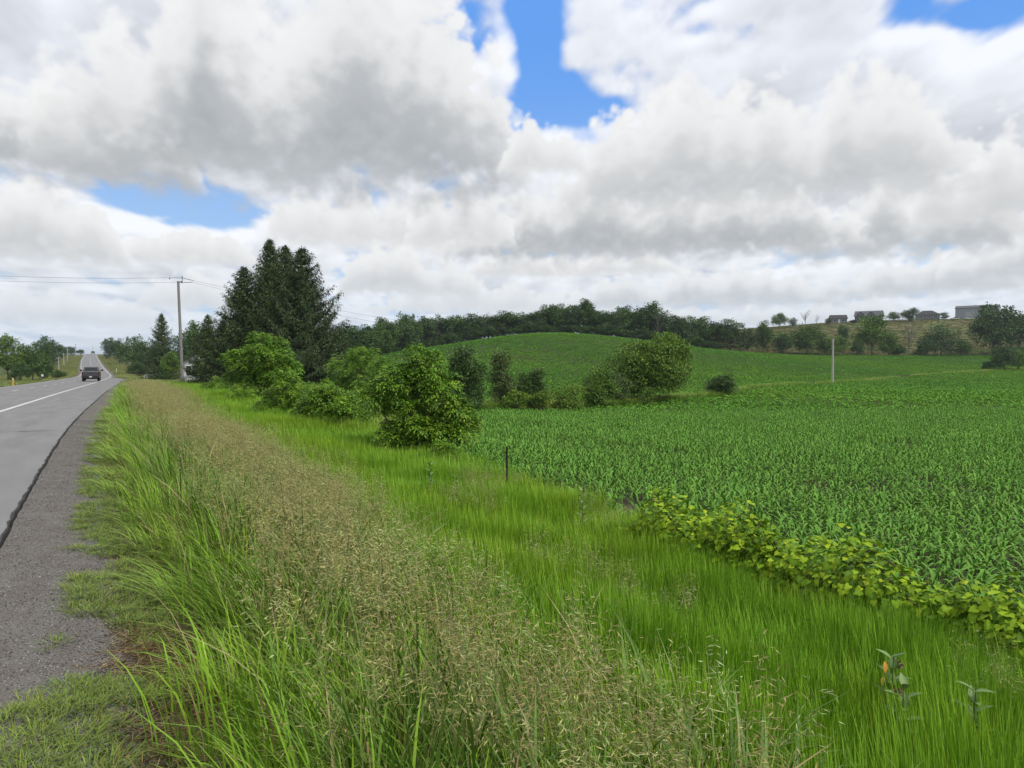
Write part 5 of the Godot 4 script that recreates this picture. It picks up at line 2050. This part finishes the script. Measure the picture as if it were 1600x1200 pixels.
	# long metal shed
	at = on_land(1525, 392)
	o = thing("metal_shed", "long grey metal-clad shed with a big pale door on the ridge", "shed", at, facing(at, -0.1))
	part("wall", gable_wall(20.0, 11.0, 5.9, 1.5, metal), o)
	part("roof", gable_roof(20.0, 11.0, 5.9, 1.5, 0.35, 0.22, slate), o)
	for k in 19:   # standing ribs of the cladding
		var x := -9.0 + k
		if absf(x + 3.0) < 2.3: continue
		part("cladding_rib", box_mesh(Vector3(x - 0.05, 0, 5.5), Vector3(x + 0.05, 5.7, 5.56), metal), o)
	part("door", box_mesh(Vector3(-5.0, 0, 5.5), Vector3(-1.0, 3.6, 5.62), metal2), o)
	window(o, Vector3(2.6, 1.6, 5.5), 1.2, 1.0, trim, glass)

func window_on_end(o: Node3D, x: float, y: float, z: float, w: float, h: float, frame: Material, glass: Material) -> void:
	var before := o.get_child_count()
	window(o, Vector3(x, y, z), w, h, frame, glass)
	(o.get_child(before) as Node3D).rotation.y = -PI / 2

# ---------------------------------------------------------------- poles and wires
func pole_mesh(h: float, r0: float, r1: float, lean: Vector2, m: Material) -> Mesh:
	var sh := Shape.new()
	sh.tube(PackedVector3Array([Vector3(-lean.x * 0.05, -0.5, 0), Vector3(lean.x * 0.5, h * 0.5, lean.y * 0.5), Vector3(lean.x, h, lean.y)]), PackedFloat32Array([r0, (r0 + r1) * 0.5, r1]), 12, Color.WHITE)
	return sh.mesh(m)

func wire(called: String, label: String, a: Vector3, b: Vector3, sag: float, r: float, m: Material) -> void:
	var sh := Shape.new()
	var pts := PackedVector3Array()
	var rad := PackedFloat32Array()
	for k in 25:
		var t := k / 24.0
		pts.append(a.lerp(b, t) + Vector3.DOWN * sag * 4.0 * t * (1.0 - t) - a)
		rad.append(r)
	sh.tube(pts, rad, 4, Color.WHITE)
	var o := MeshInstance3D.new()
	o.name = numbered(called)
	o.mesh = sh.mesh(m)
	add_child(o)
	o.position = a
	tag(o, label, "wire", "overhead wires")

func build_poles():
	var iron := plain_mat("line_iron", Color(0.06, 0.06, 0.065), 0.6, 0.3)
	var porcelain := plain_mat("porcelain", Color(0.2, 0.17, 0.15), 0.25)
	var cable := plain_mat("cable", Color(0.05, 0.05, 0.055), 0.7)
	var right := Vector3(cos(deg_to_rad(YAW)), 0, sin(deg_to_rad(YAW)))
	var at := on_land(285, 73.0)
	var h := height_to(285, 73.0, 440)
	var o := thing("utility_pole", "tall grey wooden utility pole with a dead-end bracket beside the road", "utility pole", at)
	part("pole", pole_mesh(h, 0.17, 0.125, Vector2(-right.x, -right.z) * 0.27, MAT.pole_wood), o)
	var top := Vector3(-right.x * 0.27, h, -right.z * 0.27)
	var br := Shape.new()
	limb(br, top + Vector3.DOWN * 0.15, top + right * 0.42 + Vector3.DOWN * 0.02, 0.05, 0.05, 0.0, Color.WHITE, 6)
	limb(br, top + right * 0.42 + Vector3.DOWN * 0.12, top + right * 0.42 + Vector3.UP * 0.34, 0.035, 0.03, 0.0, Color.WHITE, 6)
	part("bracket", br.mesh(iron), o)
	var bar := Shape.new()
	limb(bar, top + right * 0.44 + Vector3.UP * 0.33, top - right * 0.95 + Vector3.UP * 0.36, 0.022, 0.022, 0.0, Color.WHITE, 5)
	part("crossbar", bar.mesh(iron), o)
	for k in 3:
		var ins := Shape.new()
		var c: Vector3 = [top - right * 0.9 + Vector3.UP * 0.2, top + right * 0.42 + Vector3.UP * 0.38, top + right * 0.36 + Vector3.DOWN * 0.2][k]
		ins.tube(PackedVector3Array([c, c + Vector3.UP * 0.05, c + Vector3.UP * 0.1, c + Vector3.UP * 0.16]), PackedFloat32Array([0.05, 0.075, 0.05, 0.03]), 8, Color.WHITE)
		part("insulator", ins.mesh(porcelain), o)
	var e1 := at + top + right * 1.6 + Vector3.UP * 0.06
	for k in 2:
		var dead := Shape.new()
		var a := top + right * 0.44 + Vector3.UP * (0.33 if k == 0 else -0.15)
		var b := e1 - at + Vector3.DOWN * (0.0 if k == 0 else 0.08)
		if k == 1:
			b = top + right * 1.5 + Vector3.DOWN * 0.1
		limb(dead, a, b, 0.03, 0.03, 0.0, Color.WHITE, 5)
		part("insulator_string", dead.mesh(iron), o)
	# pole on the field margin
	var at2 := on_land(1301, 105.0)
	var h2 := height_to(1301, 105.0, 529)
	var o2 := thing("utility_pole", "pale bare utility pole standing alone on the strip across the corn field", "utility pole", at2)
	part("pole", pole_mesh(h2, 0.17, 0.13, Vector2(-0.05, 0.0), plain_mat("pale_pole", Color(0.42, 0.4, 0.37), 0.9)), o2)
	var cap := Shape.new()
	cap.tube(PackedVector3Array([Vector3(-0.05, h2 - 0.02, 0), Vector3(-0.05, h2 + 0.1, 0), Vector3(-0.05, h2 + 0.22, 0)]), PackedFloat32Array([0.06, 0.07, 0.03]), 8, Color.WHITE)
	part("insulator", cap.mesh(porcelain), o2)
	# the pole across the road that carries the other end
	var at3 := spot(-330, 56.0)
	at3.y = level(at3.x, at3.z)
	var top2 := at2 + Vector3(-0.05, h2, 0)
	var far_r := on_land(2050, 150.0) + Vector3.UP * 8.0
	var far_l := EYE + spot(-330, 56.0) + Vector3.UP * (148.0 * 56.0 / 1081.0)
	var o3 := thing("utility_pole", "wooden utility pole across the road outside the left edge of the picture", "utility pole", at3)
	part("pole", pole_mesh(far_l.y - at3.y + 0.3, 0.17, 0.12, Vector2.ZERO, MAT.pole_wood), o3)
	wire("overhead_wire", "upper overhead wire crossing the road left of the utility pole", at + top - right * 0.95 + Vector3.UP * 0.36, far_l + Vector3.UP * 0.15, 0.5, 0.013, cable)
	wire("overhead_wire", "lower overhead wire crossing the road left of the utility pole", at + top + Vector3.DOWN * 0.1, far_l + Vector3.DOWN * 0.35, 0.5, 0.013, cable)
	wire("overhead_wire", "upper sagging wire from the utility pole past the spruces to the field pole", e1, top2 + Vector3.UP * 0.2, 3.4, 0.013, cable)
	wire("overhead_wire", "lower sagging wire from the utility pole past the spruces to the field pole", at + top + right * 1.5 + Vector3.DOWN * 0.1, top2 + Vector3.DOWN * 0.5, 3.9, 0.012, cable)
	wire("overhead_wire", "wire running right from the lone field pole over the hedge", top2 + Vector3.UP * 0.2, far_r, 1.6, 0.012, cable)
	# posts along the left verge and others
	var pale := plain_mat("pale_post", Color(0.38, 0.38, 0.36), 0.9)
	var names := ["nearest", "second", "third", "farthest"]
	var k := 0
	for e in [[92, 216.0, 4.2], [100, 250.0, 4.6], [106, 290.0, 5.6], [119, 400.0, 7.5]]:
		var p := on_land(e[0], e[1])
		var q := thing("roadside_pole", "%s of the thin pale poles along the left verge" % names[k], "pole", p, 0.0, "thin poles on the left verge")
		part("pole", pole_mesh(e[2], 0.16, 0.11, Vector2.ZERO, pale), q)
		var arm := Shape.new()
		arm.box(Vector3(-0.7, e[2] - 0.45, -0.06), Vector3(0.7, e[2] - 0.32, 0.06), Color.WHITE)
		part("crossarm", arm.mesh(pale), q)
		k += 1
	var p5 := on_land(146, 520.0)
	var q5 := thing("roadside_pole", "thin pole on the skyline right of the distant vehicle", "pole", p5)
	part("pole", pole_mesh(6.5, 0.16, 0.11, Vector2.ZERO, pale), q5)

# ---------------------------------------------------------------- vehicles
func wheel(parent: Node3D, at: Vector3, r: float, w: float, tyre_m: Material, rim_m: Material) -> void:
	var t := Shape.new()
	t.tube(PackedVector3Array([Vector3(-w / 2, 0, 0), Vector3(-w / 2 + 0.03, 0, 0), Vector3(w / 2 - 0.03, 0, 0), Vector3(w / 2, 0, 0)]), PackedFloat32Array([r * 0.93, r, r, r * 0.93]), 20, Color.WHITE)
	var o := part("wheel", t.mesh(tyre_m), parent, at)
	var rm := Shape.new()
	rm.tube(PackedVector3Array([Vector3(-w / 2 - 0.012, 0, 0), Vector3(w / 2 + 0.012, 0, 0)]), PackedFloat32Array([r * 0.62, r * 0.62]), 16, Color.WHITE)
	part("rim", rm.mesh(rim_m), o)

func arch_profile(length: float, y0: float, front: Array, rear_x: float, front_x: float, r: float) -> PackedVector2Array:
	# side outline from the rear (x = 0) to the front (x = length) with wheel arches in the lower edge
	var out := PackedVector2Array()
	for p in front:
		out.append(p)
	for ax in [front_x, rear_x]:
		for k in 9:
			var a := PI * k / 8.0
			out.append(Vector2(ax + cos(a) * r, y0 + sin(a) * r * 0.92))
	return out

func pickup(label: String, at: Vector3, turn: float) -> Node3D:
	var paint := plain_mat("charcoal_paint", Color(0.05, 0.052, 0.058), 0.35, 0.4)
	paint.clearcoat_enabled = true
	paint.clearcoat = 0.6
	var black := plain_mat("black_trim", Color(0.012, 0.012, 0.013), 0.6)
	var rubber := plain_mat("tyre_rubber", Color(0.015, 0.015, 0.015), 0.9)
	var rim := plain_mat("wheel_rim", Color(0.3, 0.3, 0.31), 0.35, 0.8)
	var glass := plain_mat("tinted_glass", Color(0.015, 0.017, 0.02), 0.06)
	var red := plain_mat("red_lens", Color(0.09, 0.006, 0.006), 0.2)
	var o := thing("pickup_truck", label, "pickup truck", at, turn)
	# outline runs along -z from the tailgate; first coordinate is distance forward
	var sh := Shape.new()
	var prof := arch_profile(5.7, 0.5, [Vector2(0.0, 0.55), Vector2(0.0, 1.22), Vector2(0.05, 1.27), Vector2(1.75, 1.27), Vector2(4.1, 1.25), Vector2(5.45, 1.14), Vector2(5.68, 1.0), Vector2(5.7, 0.55), Vector2(5.3, 0.5)], 1.25, 4.75, 0.44)
	var mirrored := PackedVector2Array()
	for p in prof:
		mirrored.append(Vector2(-p.x, p.y))
	sh.prism(mirrored, -0.98, 0.98, Color.WHITE, true)
	part("body", sh.mesh(paint), o)
	var cab := Shape.new()
	var c: Array[Vector3] = []
	for k in 8:
		var x := 1.0 if k & 1 else -1.0
		var up := (k & 2) != 0
		var back := (k & 4) != 0
		c.append(Vector3(x * (0.76 if up else 0.93), 1.88 if up else 1.25, (-2.0 if up else -1.72) if back else (-3.35 if up else -4.15)))
	cab.hexa(c, Color.WHITE)
	var cb := part("cab", cab.mesh(paint), o)
	var rw := Shape.new()
	rw.quad(Vector3(-0.76, 1.36, -1.758), Vector3(-0.66, 1.76, -1.94), Vector3(0.66, 1.76, -1.94), Vector3(0.76, 1.36, -1.758), Color.WHITE)
	part("rear_window", rw.mesh(glass), cb)
	for s in [-1.0, 1.0]:
		var sw := Shape.new()
		var a := Vector3(s * 0.915, 1.33, -1.95)
		var b := Vector3(s * 0.795, 1.78, -2.15)
		var d := Vector3(s * 0.795, 1.78, -3.2)
		var e := Vector3(s * 0.915, 1.33, -3.9)
		if s > 0: sw.quad(a, b, d, e, Color.WHITE)
		else: sw.quad(a, e, d, b, Color.WHITE)
		part("side_window", sw.mesh(glass), cb)
		var mir := Shape.new()
		mir.box(Vector3(s * 1.2 - 0.12, 1.28, -3.62), Vector3(s * 1.2 + 0.12, 1.5, -3.54), Color.WHITE)
		mir.box(Vector3(minf(s * 0.9, s * 1.1), 1.32, -3.6), Vector3(maxf(s * 0.9, s * 1.1), 1.37, -3.56), Color.WHITE)
		part("mirror", mir.mesh(black), o)
		part("tail_light", box_mesh(Vector3(s * 0.9 - 0.08, 0.82, 0.0), Vector3(s * 0.9 + 0.08, 1.2, 0.02), red), o)
		wheel(o, Vector3(s * 0.84, 0.39, -1.25), 0.39, 0.28, rubber, rim)
		wheel(o, Vector3(s * 0.84, 0.39, -4.75), 0.39, 0.28, rubber, rim)
	var ws := Shape.new()
	ws.quad(Vector3(-0.86, 1.3, -4.11), Vector3(0.86, 1.3, -4.11), Vector3(0.74, 1.82, -3.45), Vector3(-0.74, 1.82, -3.45), Color.WHITE)
	part("windscreen", ws.mesh(glass), cb)
	var tg := part("tailgate", box_mesh(Vector3(-0.8, 0.74, 0.0), Vector3(0.8, 1.2, 0.025), paint), o)
	part("handle", box_mesh(Vector3(-0.16, 1.03, 0.025), Vector3(0.16, 1.1, 0.045), black), tg)
	part("bumper", box_mesh(Vector3(-0.97, 0.47, -0.05), Vector3(0.97, 0.68, 0.16), black), o)
	part("licence_plate", box_mesh(Vector3(-0.16, 0.54, 0.16), Vector3(0.16, 0.69, 0.17), plain_mat("plate_white", Color(0.6, 0.6, 0.62), 0.5)), o)
	part("underbody", box_mesh(Vector3(-0.7, 0.3, -5.2), Vector3(0.7, 0.52, -0.3), black), o)
	return o

func hatchback(called: String, label: String, at: Vector3, turn: float, col: Color) -> Node3D:
	var paint := plain_mat("car_paint", col, 0.3)
	var glass := plain_mat("car_glass", Color(0.02, 0.024, 0.03), 0.06)
	var rubber := plain_mat("car_tyre", Color(0.015, 0.015, 0.015), 0.9)
	var rim := plain_mat("car_rim", Color(0.4, 0.4, 0.4), 0.4, 0.7)
	var o := thing(called, label, "car", at, turn)
	var sh := Shape.new()
	var prof := arch_profile(4.4, 0.35, [Vector2(0.0, 0.42), Vector2(-0.02, 0.8), Vector2(0.1, 0.98), Vector2(3.0, 0.95), Vector2(4.2, 0.78), Vector2(4.4, 0.62), Vector2(4.38, 0.38)], 0.85, 3.5, 0.36)
	var mirrored := PackedVector2Array()
	for p in prof:
		mirrored.append(Vector2(-p.x, p.y))
	sh.prism(mirrored, -0.88, 0.88, Color.WHITE, true)
	part("body", sh.mesh(paint), o)
	var cab := Shape.new()
	cab.prism(PackedVector2Array([Vector2(-0.15, 0.97), Vector2(-0.45, 1.42), Vector2(-2.1, 1.46), Vector2(-3.1, 0.95)]), -0.78, 0.78, Color.WHITE, true)
	var cb := part("cabin", cab.mesh(glass), o)
	part("roof", box_mesh(Vector3(-0.76, 1.44, -2.1), Vector3(0.76, 1.5, -0.42), paint), cb)
	for s in [-1.0, 1.0]:
		wheel(o, Vector3(s * 0.78, 0.32, -0.85), 0.32, 0.2, rubber, rim)
		wheel(o, Vector3(s * 0.78, 0.32, -3.5), 0.32, 0.2, rubber, rim)
		part("headlight", box_mesh(Vector3(s * 0.62 - 0.16, 0.62, -4.4), Vector3(s * 0.62 + 0.16, 0.74, -4.36), rim), o)
	return o

func build_vehicles():
	var s := 104.0
	var q := -3.3
	var p := road_point(q, s, 0.0)
	pickup("charcoal pickup truck driving away down the road", Vector3(p.x, p.y, p.z), -0.035)
	s = 585.0
	p = road_point(-4.0, s, 0.0)
	hatchback("distant_car", "tiny dark vehicle on the crest of the road", p, PI, Color(0.03, 0.03, 0.035)).scale = Vector3.ONE * 1.35
	var at := on_land(248, 118.0)
	hatchback("parked_car", "white car parked in the yard behind the tall grass", at, facing(at, 0.35), Color(0.7, 0.71, 0.72))
	at = on_land(1497, 380.0)
	hatchback("parked_car", "small white car parked at the left end of the long metal shed", at, facing(at, 1.5), Color(0.75, 0.75, 0.76))
	at = on_land(1520, 378.0)
	hatchback("parked_car", "small white car parked near the door of the long metal shed", at, facing(at, 1.3), Color(0.75, 0.75, 0.76))
	# yellow yard tractor
	at = on_land(238, 112.0)
	var yellow := plain_mat("machine_yellow", Color(0.5, 0.3, 0.03), 0.5)
	var rubber := plain_mat("tractor_tyre", Color(0.02, 0.02, 0.02), 0.9)
	var rim := plain_mat("tractor_rim", Color(0.5, 0.3, 0.03), 0.5)
	var seat := plain_mat("tractor_seat", Color(0.03, 0.03, 0.03), 0.7)
	var o := thing("yard_tractor", "small yellow tractor parked left of the white car", "tractor", at + Vector3.UP * 0.1, facing(at, 0.7))
	o.scale = Vector3.ONE * 0.62
	part("hood", box_mesh(Vector3(-0.3, 0.55, -1.2), Vector3(0.3, 1.05, -0.1), yellow), o)
	part("chassis", box_mesh(Vector3(-0.35, 0.35, -1.3), Vector3(0.35, 0.55, 0.8), yellow), o)
	part("seat", box_mesh(Vector3(-0.25, 0.8, 0.25), Vector3(0.25, 1.3, 0.65), seat), o)
	part("roll_bar", box_mesh(Vector3(-0.4, 0.5, 0.72), Vector3(0.4, 1.75, 0.79), yellow), o)
	for sx in [-1.0, 1.0]:
		wheel(o, Vector3(sx * 0.5, 0.45, 0.4), 0.45, 0.26, rubber, rim)
		wheel(o, Vector3(sx * 0.42, 0.3, -1.0), 0.3, 0.2, rubber, rim)

# ---------------------------------------------------------------- small things
func broad_leaf(length: float, width: float, cup: float, col: Color) -> Shape:   # along +z
	var sh := Shape.new()
	var rib := col.lerp(Color(0.35, 0.42, 0.2), 0.4)
	for j in 6:
		var t := j / 5.0
		var w := width * 0.5 * sin(PI * pow(clampf(t * 0.97 + 0.02, 0.0, 1.0), 0.8))
		var y := -cup * t * t * length
		for h in 3:
			sh.v.append(Vector3((h - 1) * w, y + absf(h - 1.0) * w * 0.35, length * t))
			sh.n.append(Vector3((1 - h) * 0.35, 1, 0.3 * t).normalized())
			sh.c.append(rib if h == 1 else col)
	for j in 5:
		for h in 2:
			var b := j * 3 + h
			sh.i.append(b); sh.i.append(b + 4); sh.i.append(b + 3)
			sh.i.append(b); sh.i.append(b + 1); sh.i.append(b + 4)
	return sh

func milkweed(label: String, at: Vector3, h: float, bloom: Color, turn := 0.0) -> Node3D:
	var o := thing("milkweed_plant", label, "plant", at, turn)
	var st := Shape.new()
	st.tube(PackedVector3Array([Vector3(0, -0.05, 0), Vector3(0.01, h * 0.5, 0), Vector3(0.02, h, 0.01)]), PackedFloat32Array([0.008, 0.007, 0.004]), 6, Color(0.13, 0.19, 0.07))
	part("stem", st.mesh(MAT.paint), o)
	var lm := broad_leaf(0.15, 0.07, 0.3, Color(0.12, 0.22, 0.06)).mesh(MAT.leaf)
	var pairs := 7
	for k in pairs:
		var y := h * (0.3 + 0.66 * k / float(pairs - 1))
		for s in 2:
			var lf := part("leaf", lm, o)
			var a := k * PI / 2.0 + s * PI + rr(-0.2, 0.2)
			var size := 1.0 - 0.35 * k / float(pairs)
			lf.transform = Transform3D((Basis(Vector3.UP, a) * Basis(Vector3.RIGHT, -rr(0.5, 1.1))).scaled_local(Vector3(size, size, size)), Vector3(0.01, y, 0))
	if bloom.a > 0.5:
		var fl := Shape.new()
		var c := Vector3(0.05, h * 0.9, 0.03)
		for k in 42:
			var d := rand_dir()
			fl.leaf(c + d * 0.008, d, rand_dir(), 0.028, 0.012, vary(bloom, 0.2))
		part("flower_head", fl.mesh(MAT.seed), o)
	return o

func build_small_things():
	# rusty steel fence post at the corner of the lush grass
	var at := on_land(792, 12.9)
	var o := thing("fence_post", "thin rusty brown fence post standing between the grass and the corn", "fence post", at)
	var rust := plain_mat("rusty_steel", Color(0.07, 0.045, 0.035), 0.9)
	var fp := Shape.new()
	fp.box(Vector3(-0.022, -0.3, -0.004), Vector3(0.022, 1.12, 0.004), Color.WHITE)
	fp.box(Vector3(-0.004, -0.3, 0.004), Vector3(0.004, 1.12, 0.034), Color.WHITE)
	part("post", fp.mesh(rust), o)
	for k in 3:
		part("wire_clip", box_mesh(Vector3(-0.028, 0.45 + 0.27 * k, -0.012), Vector3(0.028, 0.47 + 0.27 * k, -0.004), rust), o)
	var clear := Color(0, 0, 0, 0)
	milkweed("broad-leaved milkweed in the lush grass at the end of the vine", on_land(910, 10.2), 0.85, clear)
	milkweed("dark leafy milkweed beside the tan seed heads, nearer the fence post", on_land(712, 10.4), 0.8, clear, 1.0)
	milkweed("dark leafy milkweed beside the tan seed heads, left of its neighbour", on_land(672, 11.6), 0.8, clear, 2.0)
	milkweed("pale broad-leaved milkweed at the lower right of the grass", on_land(1535, 4.0), 0.6, clear, 0.6)
	milkweed("milkweed with a dusky pink flower ball in the lush grass", on_land(1428, 4.0), 0.58, Color(0.25, 0.14, 0.12), 2.2)
	milkweed("milkweed with a pale bud cluster above the orange leaf", on_land(1402, 4.4), 0.62, Color(0.24, 0.2, 0.13), 0.3)
	# one leaf turned orange
	at = on_land(1391, 4.35)
	o = thing("orange_leaf_plant", "single bright orange withered leaf on a stem in the lush grass", "plant", at)
	var st := Shape.new()
	st.tube(PackedVector3Array([Vector3(0, -0.05, 0), Vector3(0, 0.3, 0), Vector3(0.01, 0.6, 0)]), PackedFloat32Array([0.006, 0.005, 0.003]), 5, Color(0.2, 0.2, 0.06))
	part("stem", st.mesh(MAT.paint), o)
	var ol := part("leaf", broad_leaf(0.075, 0.03, 0.3, Color(0.72, 0.3, 0.02)).mesh(MAT.leaf), o)
	ol.transform = Transform3D(Basis(Vector3.UP, -0.5) * Basis(Vector3.RIGHT, 1.15), Vector3(0.0, 0.6, 0.0))
	var ol2 := part("leaf", broad_leaf(0.06, 0.025, 0.3, Color(0.6, 0.4, 0.05)).mesh(MAT.leaf), o)
	ol2.transform = Transform3D(Basis(Vector3.UP, -1.6) * Basis(Vector3.RIGHT, 1.0), Vector3(0.0, 0.5, 0.0))
	# roadside markers
	var yellow := plain_mat("marker_yellow", Color(0.6, 0.36, 0.03), 0.5)
	var white := plain_mat("marker_white", Color(0.65, 0.65, 0.65), 0.5)
	at = on_land(20, 70.0)
	o = thing("marker_post", "short yellow marker post at the far left edge of the road", "marker post", at)
	part("post", box_mesh(Vector3(-0.07, -0.2, -0.03), Vector3(0.07, 0.85, 0.03), yellow), o)
	part("reflector", box_mesh(Vector3(-0.05, 0.62, 0.03), Vector3(0.05, 0.78, 0.045), white), o)
	at = on_land(182, 196.0)
	o = thing("marker_post", "white marker post on the right verge where the paved shoulder ends", "marker post", at)
	part("post", box_mesh(Vector3(-0.08, -0.2, -0.04), Vector3(0.08, 1.3, 0.04), white), o)
	part("reflector", box_mesh(Vector3(-0.06, 1.05, 0.04), Vector3(0.06, 1.2, 0.055), yellow), o)
	at = on_land(66, 112.0)
	o = thing("mailbox", "white rural mailbox on a post by the left roadside bushes", "mailbox", at)
	part("post", box_mesh(Vector3(-0.05, -0.2, -0.05), Vector3(0.05, 1.05, 0.05), plain_mat("mailbox_post", Color(0.2, 0.16, 0.12), 0.9)), o)
	var mb := Shape.new()
	mb.prism(PackedVector2Array([Vector2(-0.16, 1.05), Vector2(0.16, 1.05), Vector2(0.16, 1.25), Vector2(0.11, 1.36), Vector2(0.0, 1.41), Vector2(-0.11, 1.36), Vector2(-0.16, 1.25)]), -0.3, 0.3, Color.WHITE)
	part("box", mb.mesh(white), o)
